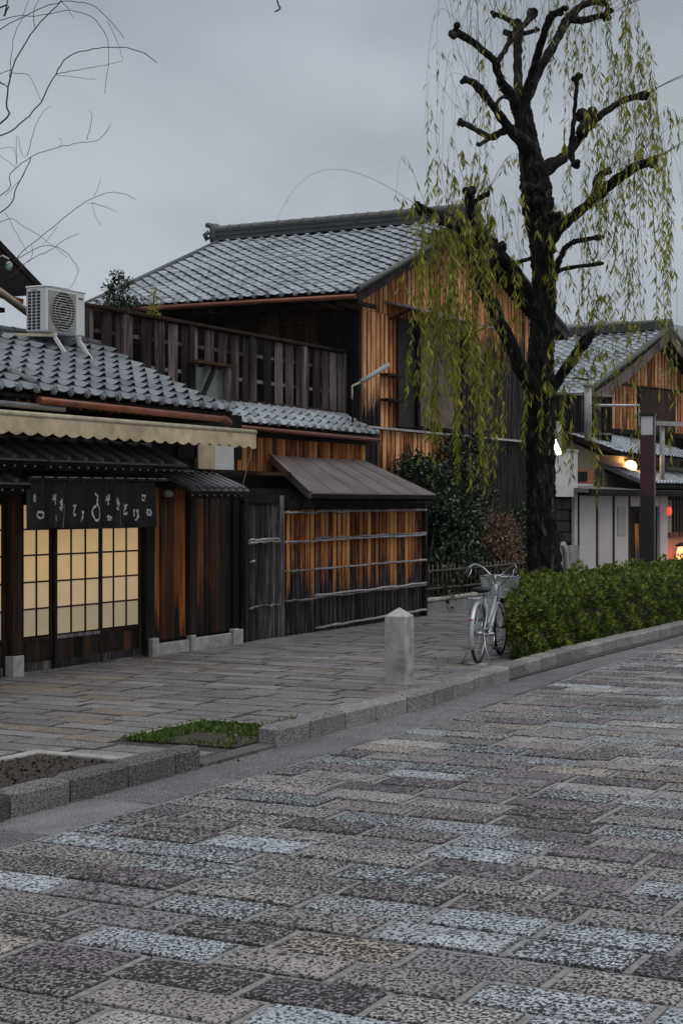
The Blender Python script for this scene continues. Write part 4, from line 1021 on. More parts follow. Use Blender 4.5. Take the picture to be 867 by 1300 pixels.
P[t] = np.stack([xf[t]-.05-u[t]*1.0, yy[t], .80+lump[t]+.05*np.sin(u[t]*14)-.12*(u[t] < .12)], 1); Nn[t] = [.15, 0, 1]
P[e_] = np.stack([xf[0:1].repeat(e_.sum())*0+hx(17)-.1-u[e_]*.85, 16.98+.05*np.sin(u[e_]*15)+RNG.random(e_.sum())*.1, .05+RNG.random(e_.sum())*.75], 1); Nn[e_] = [0, -1, .4]
P += RNG.normal(size=P.shape)*.03-Nn*(RNG.random((len(P), 1))**2)*.09
P[:, 2] *= .96; er = np.clip((P[:, 1]-16.85)/.5, 0, 1); P[:, 2] *= .86+.14*np.sqrt(er)
kp = P[:, 0] > -.392*P[:, 1]+.06+.04*np.sin(P[:, 2]*9)
kp2 = (~kp) & (P[:, 1] < 19.6)
P[kp2, 0] = -.392*P[kp2, 1]+.02+RNG.random(kp2.sum())*.2+.08*np.sin(P[kp2, 2]*7)+.12*P[kp2, 2]**2; P[kp2, 1] = np.clip(P[kp2, 1], 16.7, 19.3); P[kp2, 2] *= RNG.random(kp2.sum())**.3; Nn[kp2] = [-.8, -.5, .4]
K = 8; PP = np.repeat(P, K, 0); NN = np.repeat(Nn, K, 0); D = NN*1.0+RNG.normal(size=PP.shape)*.62+[0, 0, .25]
V = leaves(PP+NN*.02, D, RNG.uniform(.035, .078, len(PP)), RNG.uniform(.015, .026, len(PP)))
rr = np.repeat(RNG.random(n)*.7, K)+RNG.random(n*K)*.28
o = np_mesh('foliage', V, 4, 'leafh', hd, rnd=rr); o['kind'] = 'stuff'

# ------------------------------------------------------------------ pollarded willow
WD = 20.95
def W(x, y, dz=0.0): return at(x, y, D=WD+dz)
base = W(693, 0); base.z = 0
willow = thing('willow_tree', 'pollarded weeping willow with black knobby limbs and yellow-green trailing leaves', 'tree', base)
PX = WD/FPX
def limb(pts, widths, dz0=0, dz1=0, name='limb', parent=None, knob=True, k=5, seg=14, rough=.06, wob=.09):
    n = len(pts); P = [W(x, y, dz0+(dz1-dz0)*i/(n-1)) for i, (x, y) in enumerate(pts)]
    wv = [Vector((w_, 0, 0)) for w_ in widths]; S = smooth(P, k); R = [max(.5, v.x)*PX/2 for v in smooth(wv, k)]
    m = MB(); S = [s+Vector((random.uniform(-1, 1), random.uniform(-1, 1), 0))*r*wob for s, r in zip(S, R)]
    R = [r*random.uniform(1-rough*1.5, 1+rough*1.5) for r in R]
    if knob: R[-1] *= 1.25; R[-2] *= 1.3
    m.tube(S, R, seg)
    # roughen the surface: furrows along the limb
    if seg > 20:
        nn = len(S)
        for i in range(nn):
            for q in range(seg):
                k_ = i*seg+q; v = Vector(m.v[k_]); c = S[i]; d = v-c; f_ = .07*math.sin(q*2*math.pi*9/seg+i*.35+math.sin(i*.5)*1.5)+.05*math.sin(q*2*math.pi*17/seg-i*.5)+.05*math.sin(q*2*math.pi*2/seg+i*.12)
                m.v[k_] = tuple(c+d*(1+f_))
    b0 = Vector((0, 0, 0)); m.v = [tuple(Vector(v)+Vector((math.sin(v[2]*31+v[0]*17), math.sin(v[2]*23+v[1]*29), 0))*.006+Vector((random.uniform(-1, 1), random.uniform(-1, 1), random.uniform(-1, 1)))*.006) for v in m.v]
    if knob:
        e = S[-1]
        for _ in range(4):
            c = e+Vector((random.uniform(-1, 1), random.uniform(-1, 1), random.uniform(-1, 1)))*R[-1]*1.0; r = R[-1]*random.uniform(.6, .95)
            m.lathe([(0, -r), (r*.7, -r*.6), (r, 0), (r*.7, r*.7), (0, r)], c, 8)
    m.build(name, 'bark', parent or willow); return S, R
T, TR = limb([(694, 775), (692, 745), (690, 700), (687, 650), (686, 600), (685, 560), (684, 520), (686, 470), (688, 420), (690, 380), (689, 340), (686, 300), (683, 268), (680, 235), (674, 205), (669, 175), (663, 145), (659, 122)],
     [48, 43, 39, 37, 35, 35, 37, 34, 30, 28, 28, 31, 37, 35, 30, 25, 23, 25], 0, 0, 'trunk', knob=False, k=14, seg=48, rough=.012, wob=.02)
B_ = {}
B_['A'] = limb([(688, 528), (676, 495), (662, 468), (640, 420), (614, 364), (600, 320), (588, 292), (572, 278), (552, 272), (534, 264)], [22, 20, 19, 18, 18, 17, 15, 12, 10, 8], 0, -1.5)
B_['B'] = limb([(686, 400), (674, 378), (660, 356), (645, 336), (625, 316), (605, 296), (597, 275), (596, 248)], [15, 15, 16, 17, 16, 15, 12, 10], 0, -.9)
B_['B2'] = limb([(597, 262), (608, 252), (620, 246)], [8, 6, 5], -.85, -1.1)
B_['B3'] = limb([(640, 332), (634, 318), (633, 312)], [12, 12, 13], -.5, -.5)
B_['A2'] = limb([(588, 292), (575, 288), (560, 282)], [8, 7, 5], -1.2, -1.6)
B_['RL'] = limb([(688, 520), (700, 495), (714, 474), (730, 452), (739, 438), (744, 432)], [18, 15, 14, 12, 11, 12], 0, -1.0)
B_['R1'] = limb([(692, 318), (703, 296), (720, 280), (737, 267), (755, 252), (771, 237), (790, 223), (808, 211), (828, 205)], [24, 18, 15, 13, 13, 12, 12, 11, 9], 0, -1.4)
B_['R1b'] = limb([(752, 254), (756, 240), (760, 224), (772, 217)], [10, 10, 10, 6], -.6, -.7)
B_['R2'] = limb([(682, 222), (697, 211), (712, 202), (724, 190), (743, 165), (757, 150), (771, 140), (792, 127), (817, 121)], [24, 18, 14, 12, 11, 10, 9, 8, 9], 0, .8)
B_['R2v'] = limb([(724, 192), (727, 165), (729, 140), (731, 115), (733, 97)], [8, 6, 5, 5, 7], .3, .2)
B_['R2s'] = limb([(738, 172), (742, 158), (744, 148)], [15, 15, 16], .3, .4)
B_['R2d'] = limb([(724, 192), (727, 204), (731, 210)], [9, 8, 8], .3, .1)
B_['R3'] = limb([(694, 372), (703, 351), (709, 332), (716, 317), (726, 308), (737, 305), (762, 301)], [12, 9, 8, 7, 6, 6, 6], 0, -1.0)
B_['R4'] = limb([(704, 348), (714, 342), (735, 338), (762, 335)], [6, 5, 5, 4], -.3, -1.2)
B_['L4'] = limb([(690, 325), (670, 329), (652, 335)], [6, 5, 4], 0, .8)
B_['L1'] = limb([(675, 198), (666, 182), (648, 165), (635, 148), (623, 131), (612, 117), (602, 106), (588, 101)], [24, 20, 14, 11, 10, 10, 9, 6], 0, -1.1)
B_['L1c'] = limb([(628, 137), (634, 126), (640, 123), (650, 128)], [5, 4, 4, 3], -.6, -.4, knob=False)
B_['L2'] = limb([(660, 172), (648, 163), (636, 168), (623, 174), (608, 167), (596, 160), (584, 155)], [14, 12, 10, 9, 8, 8, 7], 0, .9)
B_['L2b'] = limb([(624, 173), (615, 180), (607, 184)], [6, 5, 4], .5, .9)
B_['U1'] = limb([(663, 140), (650, 122), (638, 108), (632, 92), (628, 78), (615, 66), (602, 55), (588, 46), (577, 40)], [18, 15, 12, 10, 10, 9, 9, 9, 9], 0, -1.0)
B_['U1b'] = limb([(630, 80), (640, 65), (648, 50)], [7, 6, 6], -.5, -.2)
B_['U2'] = limb([(658, 125), (657, 95), (657, 65), (657, 34)], [13, 11, 11, 12], 0, .5)
B_['U2b'] = limb([(657, 34), (645, 25), (632, 19), (626, 18)], [9, 7, 6, 5], .5, .2)
B_['U2c'] = limb([(656, 40), (668, 28), (676, 18)], [9, 8, 10], .5, .8)
B_['U2d'] = limb([(657, 44), (640, 40), (650, 44), (668, 42), (682, 38)], [6, 6, 8, 6, 4], .5, .6)
B_['U3'] = limb([(664, 128), (674, 98), (682, 68), (690, 44), (699, 21), (712, 15)], [14, 11, 10, 9, 10, 8], 0, -.7)
B_['U4'] = limb([(664, 132), (682, 92), (699, 63), (711, 42), (720, 25), (737, 8), (752, 3), (767, 4)], [16, 13, 12, 11, 12, 9, 8, 7], .1, .9)
B_['U4b'] = limb([(722, 24), (735, 26), (745, 25), (758, 21), (771, 19)], [10, 9, 9, 8, 8], .6, 1.0)
B_['K1'] = limb([(684, 262), (676, 252), (672, 246)], [26, 22, 18], 0, -.2)
B_['K2'] = limb([(690, 275), (698, 276), (702, 280)], [18, 14, 12], 0, -.1)
# trailing strands: thin twigs that arch out and fall, with narrow leaves
twig = MB(); LP, LD, LL = [], [], []
def strand(p, out, fall, dens, arch=.25, thick=.0026, leaf0=.15):
    n = max(6, int(fall/.12)); v = Vector(out); pts = [Vector(p)]; cur = Vector(p); L_ = v.length; drift = Vector((random.uniform(-.05, .05), random.uniform(-.05, .05), 0))
    vel = v.normalized()*min(.145, L_*.3) if L_ > 1e-6 else Vector((0, 0, 0)); vel.z += arch*.25
    for i in range(n+8):
        cur = cur+vel; pts.append(cur.copy()); k = .80 if i < 8 else .72
        vel = Vector((vel.x*k+drift.x*.04, vel.y*k+drift.y*.04, max(-.12, vel.z-.028)))
        if pts[0].z-cur.z > fall or cur.z < 1.5: break
    twig.tube(pts, [thick*(1-.6*i/len(pts)) for i in range(len(pts))], 3, caps=False)
    tot = len(pts); dens *= .72
    ph_ = random.uniform(0, 6.28); fq = random.uniform(.35, .8)
    for i in range(int(tot*leaf0), tot-1):
        c = dens*.12*max(.15, 1+.95*math.sin(i*fq+ph_))
        k = int(c)+(random.random() < c-int(c))
        for _ in range(k):
            q = pts[i].lerp(pts[i+1], random.random()); LP.append(q)
            a = random.uniform(0, 6.283); s_ = random.uniform(.25, .75); LD.append((math.cos(a)*s_, math.sin(a)*s_, -1)); LL.append(random.uniform(.08, .15))
def spray(key, n, fall, dens, from_=.45, spread=.45, tipn=None):
    S, R = B_[key]
    for _ in range(n):
        i = int(len(S)*(from_+(1-from_)*random.random()**.7)); i = min(i, len(S)-1); a = random.uniform(0, 6.283); sp = spread*random.uniform(.3, 1.3)
        d = Vector((math.cos(a)*sp, math.sin(a)*sp, random.uniform(.0, .5)))
        dd = (S[-1]-S[0]); dd.z = 0
        if dd.length > .05: d += dd.normalized()*random.uniform(0, .4)
        strand(S[i], d, fall*random.uniform(.45, 1.25), dens*random.uniform(.15, 1.5), random.uniform(.1, .7)) if True else None
# crown: airy
for k, n, f, d in (('U1', 11, 2.0, 3.5), ('U2', 7, 1.2, 7), ('U2b', 8, 1.7, 7), ('U3', 9, 1.2, 9), ('U4', 16, 1.8, 16), ('U4b', 20, 2.2, 20), ('L1', 10, 1.8, 3), ('L2', 8, 1.5, 4), ('U1b', 6, 1.0, 6),
                   ('R2', 24, 2.0, 18), ('R2v', 5, 1.2, 10), ('R1', 32, 2.2, 24), ('R1b', 8, 1.5, 12), ('R3', 14, 1.7, 18), ('R4', 10, 1.6, 18), ('RL', 18, .9, 24), ('U2d', 4, .8, 6)):
    spray(k, n, f, d)
for k, n, f, d in (('A', 12, 1.1, 22), ('A2', 4, 1.4, 12), ('B', 20, 1.6, 24), ('B2', 8, 1.0, 16), ('B3', 10, 1.7, 20), ('L4', 6, 1.2, 20)): spray(k, n, f, d, from_=.3, spread=.22)
# the thick curtain that hangs before the gable window, in ropes
for (x, y, dz, n, fall, dens) in ((552, 270, -1.5, 8, 2.9, 44), (560, 278, -1.45, 12, 3.0, 50), (572, 282, -1.3, 13, 3.1, 50), (585, 292, -1.1, 9, 2.6, 48), (598, 318, -1.0, 8, 2.6, 38), (612, 360, -.8, 7, 2.4, 38), (540, 266, -1.5, 3, 1.2, 30), (630, 400, -.6, 5, 1.3, 30), (648, 338, -.4, 6, 1.0, 34), (520, 262, -1.5, 3, 1.0, 22),
                            (580, 400, -1.3, 6, 1.7, 46), (562, 380, -1.4, 7, 1.6, 52), (600, 440, -1.0, 5, 1.5, 44), (545, 400, -1.4, 3, 1.1, 40), (622, 470, -.9, 3, 1.1, 40), (688, 500, -.4, 4, .7, 30), (672, 240, -.3, 4, .8, 22), (686, 300, -.3, 4, .6, 22), (745, 440, -1.0, 9, 1.5, 34), (797, 225, -1.2, 4, 3.5, 26), (775, 240, -1.0, 3, 3.6, 18), (826, 207, -1.4, 4, 2.4, 26), (855, 300, -1.4, 3, 2.6, 20), (728, 452, -.8, 5, 1.3, 30), (838, 330, -1.4, 3, 2.0, 20), (705, 480, -.6, 6, .8, 40)):
    c = W(x, y, dz)
    for _ in range(max(1, int(n*.75))):
        a = random.uniform(0, 6.283); r = random.uniform(.01, .09)
        strand(c+Vector((math.cos(a)*r*2, math.sin(a)*r*2, random.uniform(-.3, .1))), Vector((math.cos(a)*.12, math.sin(a)*.12, .05)), fall*random.uniform(.55, 1.05), dens*random.uniform(.6, 1.3), .1, leaf0=.04)
# long bare wands reaching out and over
for key, num in (('A', 1), ('U4b', 4), ('R2', 4), ('R1', 4)):
    S, R = B_[key]
    for _ in range(num):
        a = random.uniform(-.6, .6); dd = (S[-1]-S[-6]); dd.z = 0; dd = dd.normalized() if dd.length else Vector((1, 0, 0)); dd = Matrix.Rotation(a, 3, 'Z') @ dd
        p = S[-1].copy(); pts = [p.copy()]; v = dd*.16+Vector((0, 0, .09))
        for i in range(22): p = p+v; pts.append(p.copy()); v.z -= .012; v = Vector((v.x*.94, v.y*.94, v.z))
        twig.tube(pts, [.0032*(1-.7*i/22) for i in range(23)], 3, caps=False)
        for q in pts[12:]:
            if random.random() < .25: LP.append(q); LD.append((random.uniform(-.4, .4), random.uniform(-.4, .4), -1)); LL.append(.09)
tag(twig.build('trailing_twigs', 'willowtwig', willow), kind='stuff')
LP = np.array([tuple(p) for p in LP]); LD = np.array(LD); LL = np.array(LL)
V = leaves(LP, LD, LL, LL*RNG.uniform(.13, .22, len(LL))); o = np_mesh('foliage', V, 4, 'leafw', willow); o['kind'] = 'stuff'
print('willow leaves', len(LP))

# ------------------------------------------------------------------ bare willow at the left, trunk out of frame
bt = thing('bare_tree', 'bare willow twigs arching in against the sky at the upper left', 'tree', (-7.3, 7.2, 0))
trunk = [Vector((-7.3, 7.2, 0)), Vector((-7.32, 7.2, 1)), Vector((-7.25, 7.22, 2)), Vector((-7.3, 7.25, 2.9)), Vector((-7.22, 7.2, 3.7)), Vector((-7.3, 7.2, 4.6))]
MB().tube(smooth(trunk, 4), [.16-.006*i for i in range(21)], 14).build('trunk', 'bark', bt)
TW = [([(0,455),(25,380),(35,300),(60,220),(130,105),(225,5),(262,-60)], 2.6), ([(0,500),(80,450),(150,375),(205,270),(250,210),(340,180),(440,172),(530,195),(575,230)], 2.0),
 ([(0,110),(90,60),(180,20),(260,5),(340,20),(400,70),(455,140)], 1.4), ([(0,75),(130,60),(260,38),(340,65),(390,130),(400,220),(385,345)], 1.2), ([(0,780),(60,690),(115,580)], 2.2),
 ([(0,720),(40,640),(115,575),(200,545),(290,525),(365,512),(410,455)], 1.3), ([(0,985),(100,910),(200,830),(300,750),(390,710),(450,710),(500,730)], 1.2),
 ([(0,815),(80,825),(180,890),(250,945)], 1.0), ([(0,1040),(100,960),(180,920),(240,880),(290,855)], 1.2), ([(0,270),(50,268),(100,272),(125,310),(155,375)], 1.1), ([(0,30),(15,60),(30,0)], 3.0)]
SUBT = [([(210,270),(300,255),(380,240),(450,225)], .9), ([(210,275),(270,282),(350,292)], .7), ([(320,515),(340,430),(328,408)], .8), ([(330,745),(380,755),(430,780)], .8), ([(50,960),(150,905),(230,915),(285,980),(280,1020),(255,1060)], .9),
 ([(100,575),(130,470),(160,410),(190,390)], .8), ([(395,75),(430,150),(452,220)], .7), ([(225,5),(250,30),(270,70)], .8), ([(130,105),(125,40),(145,0)], 1.0), ([(38,280),(50,150),(85,60),(105,0)], .9), ([(115,580),(75,660),(20,720)], .9),
 ([(340,745),(350,790),(372,828)], .5), ([(345,720),(360,690),(370,655)], .5), ([(60,610),(65,500),(80,560),(98,580)], .6), ([(0,545),(50,545),(65,600)], .6), ([(0,570),(60,615)], .6), ([(20,780),(60,850),(100,920)], .6), ([(215,545),(230,520),(215,505)], .5), ([(255,1060),(180,1050)], .5), ([(100,965),(120,940),(118,900)], .5), ([(0,300),(30,318)], 2.0), ([(160,895),(215,830)], .5)]
import functools
for i, (pl_, wd) in enumerate(TW+SUBT):
    dp = 8.9+.35*math.sin(i*2.3); pts = [at(x/2.89, y/2.89, D=dp+.0*y) for x, y in pl_]; main = i < len(TW)
    if main:
        z = max(1.6, min(4.5, pts[0].z-.25)); pts = [Vector((-7.28, 7.21, z)), (Vector((-7.28, 7.21, z))+pts[0])/2+Vector((0, 0, -.06))]+pts
    S = smooth(pts, 5); n = len(S); r0 = wd*.5*dp/FPX*1.05
    S = [s+Vector((random.uniform(-1, 1), random.uniform(-1, 1), random.uniform(-1, 1)))*.003 for s in S]
    MB().tube(S, [max(.0011, r0*(1-.55*k/n)) for k in range(n)], 6).build('branch', 'twig', bt)
p0 = at(347, -60, D=9.5); MB().tube(smooth([at(260, -120, D=9.3), p0, at(352, 0, D=9.5), at(356, 10, D=9.5), at(349, 15, D=9.5)], 4), .005, 6).build('branch', 'twig', bt)
MB().tube(smooth([Vector((-7.28, 7.21, 4.4)), at(-80, -160, D=9.2), at(120, -190, D=9.2), at(260, -120, D=9.3)], 4), .011, 6).build('branch', 'twig', bt)

# ------------------------------------------------------------------ bollard
bo = thing('stone_bollard', 'square grey granite bollard with pyramid top on the pavement', 'bollard', (-6.68, 14.15, SW), rotz=0, local=True)
m = MB(); h = .105
m.add([(-h,-h,0),(h,-h,0),(h,h,0),(-h,h,0),(-h,-h,.645),(h,-h,.645),(h,h,.645),(-h,h,.645),(-h+.006,-h+.006,.655),(h-.006,-h+.006,.655),(h-.006,h-.006,.655),(-h+.006,h-.006,.655),(0,0,.73)],
      [(0,1,5,4),(1,2,6,5),(2,3,7,6),(3,0,4,7),(4,5,9,8),(5,6,10,9),(6,7,11,10),(7,4,8,11),(8,9,12),(9,10,12),(10,11,12),(11,8,12)])
m.build('shaft', 'bollard', bo)
B(-.125, .125, -.125, .125, -.02, .004).build('footing', 'conc', bo)

# ------------------------------------------------------------------ bicycle
rc = Vector(((607-433.5)/FPX*17.57, 17.57)); fc = Vector(((635-433.5)/FPX*18.60, 18.60))
def c2w(v): return Vector((v.x*C_-v.y*S_, v.x*S_+v.y*C_, SW))
r_w, f_w = c2w(rc), c2w(fc); ang = math.atan2(f_w.y-r_w.y, f_w.x-r_w.x)
bk = thing('bicycle', 'silver city bicycle with wire front basket parked on its stand by the hedge', 'bicycle', r_w, rotz=ang, local=True)
WB = (f_w-r_w).length; RW = .325
def wheel(cx, tag_):
    c = Vector((cx, 0, RW)); circ = lambda r, n=36, y=0: [c+Vector((r*math.cos(2*math.pi*k/n), y, r*math.sin(2*math.pi*k/n))) for k in range(n+1)]
    w_ = MB().tube(circ(RW-.018), .018, 8, caps=False).build('wheel', 'black', bk)
    MB().tube(circ(RW-.040), .011, 6, caps=False).build('rim', 'chrome', w_)
    MB().tube([c+Vector((0, -.045, 0)), c+Vector((0, .045, 0))], .024, 10).build('hub', 'chrome', w_)
    sp = MB()
    for k in range(28):
        a = 2*math.pi*k/28; b = a+.25*(1 if k % 2 else -1); sp.tube([c+Vector((.02*math.cos(b), .03*(1 if k % 4 < 2 else -1), .02*math.sin(b))), c+Vector(((RW-.045)*math.cos(a), 0, (RW-.045)*math.sin(a)))], .0016, 3, caps=False)
    tag(sp.build('spokes', 'chrome', w_), kind='stuff'); return w_
def fender(cx, a0, a1, mat='silver'):
    m = MB(); n = 22; vs = []
    for k in range(n+1):
        a = math.radians(a0+(a1-a0)*k/n)
        for y, r in ((-.028, RW+.008), (-.016, RW+.022), (0, RW+.027), (.016, RW+.022), (.028, RW+.008)): vs.append((cx+r*math.cos(a), y, RW+r*math.sin(a)))
    m.add(vs, [(k*5+i, k*5+i+1, k*5+i+6, k*5+i+5) for k in range(n) for i in range(4)], True); o = m.build('mudguard', mat, bk)
    s = o.modifiers.new('thick', 'SOLIDIFY'); s.thickness = .003; return o
wheel(0, 'r'); wheel(WB, 'f')
rf_ = fender(0, 20, 205); fender(WB, 35, 150)
B_b = (.44, 0, .29); seat_t = Vector((.27, 0, .72)); head_lo = Vector((WB-.20, 0, .62)); head_hi = Vector((WB-.26, 0, .82))
fr = MB().tube([head_lo, (WB-.38, 0, .42), (.56, 0, .31), B_b], .021, 10)
fr.tube([head_lo+Vector((-.01, 0, .08)), (WB-.42, 0, .52), (.50, 0, .42), (.39, 0, .40)], .015, 8)
fr.tube([B_b, seat_t], .017, 10); fr.tube([head_lo, head_hi], .022, 10)
for s in (-1, 1): fr.tube([Vector(B_b)+Vector((0, s*.03, 0)), (.2, s*.05, .30), (0, s*.055, RW)], .010, 8); fr.tube([(.33, s*.02, .62), (.15, s*.05, .46), (0, s*.055, RW)], .008, 8)
fr.build('frame', 'silver', bk)
fk = MB()
for s in (-1, 1): fk.tube([head_lo+Vector((0, s*.03, -.02)), (WB-.10, s*.045, .50), (WB-.03, s*.048, .40), (WB, s*.05, RW)], .011, 8)
fk.tube([head_lo+Vector((0, -.035, -.02)), head_lo+Vector((0, .035, -.02))], .014, 8); fk.build('fork', 'chrome', bk)
sd_ = MB(); vs = []; fs = []
prof = [(.10, .10, .80), (.16, .10, .815), (.22, .085, .81), (.29, .05, .80), (.36, .025, .80), (.40, .018, .79)]
for x, hw, z in prof: vs += [(x, -hw, z-.025), (x, -hw*.9, z), (x, 0, z+.012), (x, hw*.9, z), (x, hw, z-.025), (x, 0, z-.05)]
for i in range(len(prof)-1): fs += [(i*6+k, i*6+(k+1) % 6, (i+1)*6+(k+1) % 6, (i+1)*6+k) for k in range(6)]
fs += [tuple(range(6))[::-1], tuple(len(vs)-6+k for k in range(6))]; sd_.add(vs, fs, True); st = sd_.build('saddle', 'black', bk)
MB().tube([seat_t, (.25, 0, .77)], .013, 8).build('seat_post', 'chrome', bk)
# handlebar: wide swept-back bar
hb = MB(); hc_ = head_hi+Vector((-.02, 0, .10)); hb.tube([head_hi, hc_], .013, 8)
for s in (-1, 1):
    hb.tube(smooth([hc_, hc_+Vector((.05, s*.06, .0)), hc_+Vector((.05, s*.14, .075)), hc_+Vector((-.01, s*.22, .12)), hc_+Vector((-.10, s*.26, .10)), hc_+Vector((-.15, s*.272, .07))], 4), .011, 8)
hbo = hb.build('handlebar', 'chrome', bk)
for s in (-1, 1):
    MB().tube([hc_+Vector((-.13, s*.268, .083)), hc_+Vector((-.25, s*.285, .015))], .017, 8).build('grip', 'black', hbo)
    MB().tube([hc_+Vector((-.10, s*.255, .10)), hc_+Vector((-.13, s*.24, .055)), hc_+Vector((-.22, s*.25, -.01))], .006, 6).build('brake_lever', 'chrome', hbo)
    MB().tube(smooth([hc_+Vector((-.09, s*.25, .10)), hc_+Vector((.04, s*.22, .06)), hc_+Vector((.08, s*.10, -.06)), hc_+Vector((.06, 0, -.16))], 4), .004, 5).build('cable', 'black', hbo)
# basket
bx0, bx1, bz0, bz1 = WB-.16, WB+.14, .66, .90
def ring(z, g): return [(bx0-g*.5, -.15-g, z), (bx1+g, -.15-g, z), (bx1+g, .15+g, z), (bx0-g*.5, .15+g, z)]
rg = MB(); q = ring(bz1, .045); rg.tube(q+[q[0]], .008, 6); q = ring(bz0, 0); rg.tube(q+[q[0]], .005, 5); bo_ = rg.build('basket', 'chrome', bk)
ms = MB(); lo, hi = ring(bz0, 0), ring(bz1, .045)
for i in range(4):
    a0, a1, b0_, b1_ = map(Vector, (lo[i], lo[(i+1) % 4], hi[i], hi[(i+1) % 4]))
    for k in range(15): t = k/15; ms.tube([a0.lerp(a1, t), b0_.lerp(b1_, t)], .0050, 4, caps=False)
    for k in range(1, 8): t = k/8; ms.tube([a0.lerp(b0_, t), a1.lerp(b1_, t)], .0045, 4, caps=False)
for k in range(8): t = k/8; ms.tube([Vector(lo[0]).lerp(Vector(lo[1]), t), Vector(lo[3]).lerp(Vector(lo[2]), t)], .0045, 4, caps=False)
tag(ms.build('wire_mesh', 'pipe', bo_), kind='stuff')
B(bx0-.035, bx0-.02, -.055, .055, bz0+.02, bz1-.06).build('basket_bracket', 'silver', bo_)
MB().lathe([(0, -.03), (.028, -.02), (.032, .02), (0, .035)], (bx0-.06, 0, bz0+.10), 10).build('bell', 'chrome', hbo)
MB().tube([(WB+.0, .07, RW+.0), (WB+.02, .075, bz0)], .005, 5).build('basket_stay', 'chrome', bo_)
# rear rack, reflector, guard, cranks, stand
rk = MB(); zr = .715
for s in (-.055, 0, .055): rk.tube([(.16, s, zr+.01), (-.26, s, zr)], .006, 6)
for x in (.1, -.08, -.26): rk.tube([(x, -.06, zr), (x, .06, zr)], .006, 6)
for s in (-1, 1): rk.tube([(-.16, s*.06, zr), (-.02, s*.065, RW+.02)], .005, 5); rk.tube([(-.25, s*.06, zr), (-.02, s*.067, RW+.02)], .004, 5)
rk.build('rear_rack', 'chrome', bk)
a = math.radians(158); MB().lathe([(0, -.012), (.028, -.008), (.03, .0), (.02, .010), (0, .012)], (-(RW+.05)*math.cos(math.radians(22)), 0, RW+.17), 10, .6, 1).build('reflector', 'red', rf_)
cg = MB().tube([(.44, -.06, .29+.085), (.10, -.065, RW+.05), (0, -.065, RW+.05)], .008, 6); cg.tube([(.44, -.06, .29-.085), (0, -.065, RW-.05)], .006, 6); cg.lathe([(0, -.002), (.09, 0), (0, .002)], (0, 0, 0), 6) if False else None
cg.build('chain_guard', 'silver', bk)
ck = MB().tube([(.44, -.08, .29), (.44, .08, .29)], .018, 10); ck.tube([(.44, -.075, .29), (.37, -.08, .14)], .009, 8); ck.tube([(.44, .075, .29), (.51, .08, .44)], .009, 8); co = ck.build('crank', 'chrome', bk)
B(.32, .42, -.16, -.08, .125, .15).build('pedal', 'black', co); B(.46, .56, .08, .16, .43, .455).build('pedal', 'black', co)
ksd = MB()
for s in (-1, 1): ksd.tube([(.0, s*.06, RW), (-.04, s*.09, .16), (-.10, s*.165, .008)], .007, 6)
ksd.tube([(-.10, -.165, .008), (-.13, 0, .006), (-.10, .165, .008)], .007, 6); ksd.build('stand', 'chrome', bk)
MB().tube([(-.02, .035, RW+.12), (.0, .075, RW+.10), (.05, .075, RW+.08)], .012, 6).build('wheel_lock', 'black', bk)

# ------------------------------------------------------------------ right hand side: sign pillar, annex, beige house, far gabled house
sp_ = px = at(822, 640, D=30.0)
pi_ = thing('sign_pillar', 'tall square maroon and black signpost with white top panel', 'signpost', (sp_.x, sp_.y, 0), rotz=TH*.35, local=True)
hw = .125
B(-hw, hw, -hw, hw, 0, 1.90).build('lower_shaft', 'blackpaint', pi_); B(-hw-.0025, hw+.0025, -hw-.0025, hw+.0025, 1.90, 3.02).build('maroon_shaft', 'maroon', pi_)
lb = B(-hw+.003, hw-.003, -hw+.003, hw-.003, 3.02, 3.36).build('light_box', 'white', pi_)
for a, b in ((-1, -1), (1, -1), (1, 1), (-1, 1)): B(a*hw-.012, a*hw+.012, b*hw-.012, b*hw+.012, 3.02, 3.37).build('edge_trim', 'blackpaint', lb)
B(-hw-.02, hw+.02, -hw-.02, hw+.02, 3.37, 3.41).build('cap', 'blackpaint', pi_)
XA = -11.2
Ya = [yat(x, XA) for x in (728, 733, 757, 778, 798, 812, 838, 846)]
an = thing('white_annex', 'single storey annex with tall pale wall panels and flat grey metal roof', 'annex', (XA, 35, 0))
B(XA-2.6, XA-.05, Ya[0], Ya[7], 0, 2.0).build('wall', 'wblack', an)
for i in range(1, 4): B(XA-.05, XA, Ya[i]+.07, Ya[i+1]-.05, .1, 1.93).build('wall_panel', 'pinkwhite', an)
for yb_ in Ya[1:5]: B(XA-.02, XA+.02, yb_-.055, yb_+.055, .05, 1.95).build('dark_batten', 'wbrown', an)
B(XA-.05, XA+.015, Ya[0], Ya[1], 0, 1.95).build('corner_post', 'whitewall', an); B(XA-.05, XA+.02, Ya[6]-.1, Ya[7], 0, 1.97).build('corner_post', 'pinkwhite', an)
B(XA-.05, XA+.0, Ya[4], Ya[6]-.11, 1.70, 1.93).build('transom', 'pinkwhite', an)
dr = B(XA-.05, XA-.01, Ya[4]+.02, Ya[5]+.6, 0, 1.68).build('door', 'wbrown', an); B(XA-.01, XA+.0, Ya[4]+.55, Ya[4]+.85, .5, 1.35).build('pane', 'wdoor2', dr) if False else None
B(XA-.01, XA+.005, Ya[4]+.45, Ya[4]+.75, .1, 1.3).build('door_board', 'wfence', dr)
MB().lathe([(0, 1.30), (.12, 1.34), (.15, 1.45), (.10, 1.58), (0, 1.62)], (XA+.12, Ya[4]+.75, 0), 12).build('door_lamp', 'pipe', dr)
B(XA+.002, XA+.02, yat(783, XA), yat(793, XA), 1.05, 1.70).build('notice_board', 'pipe', an)
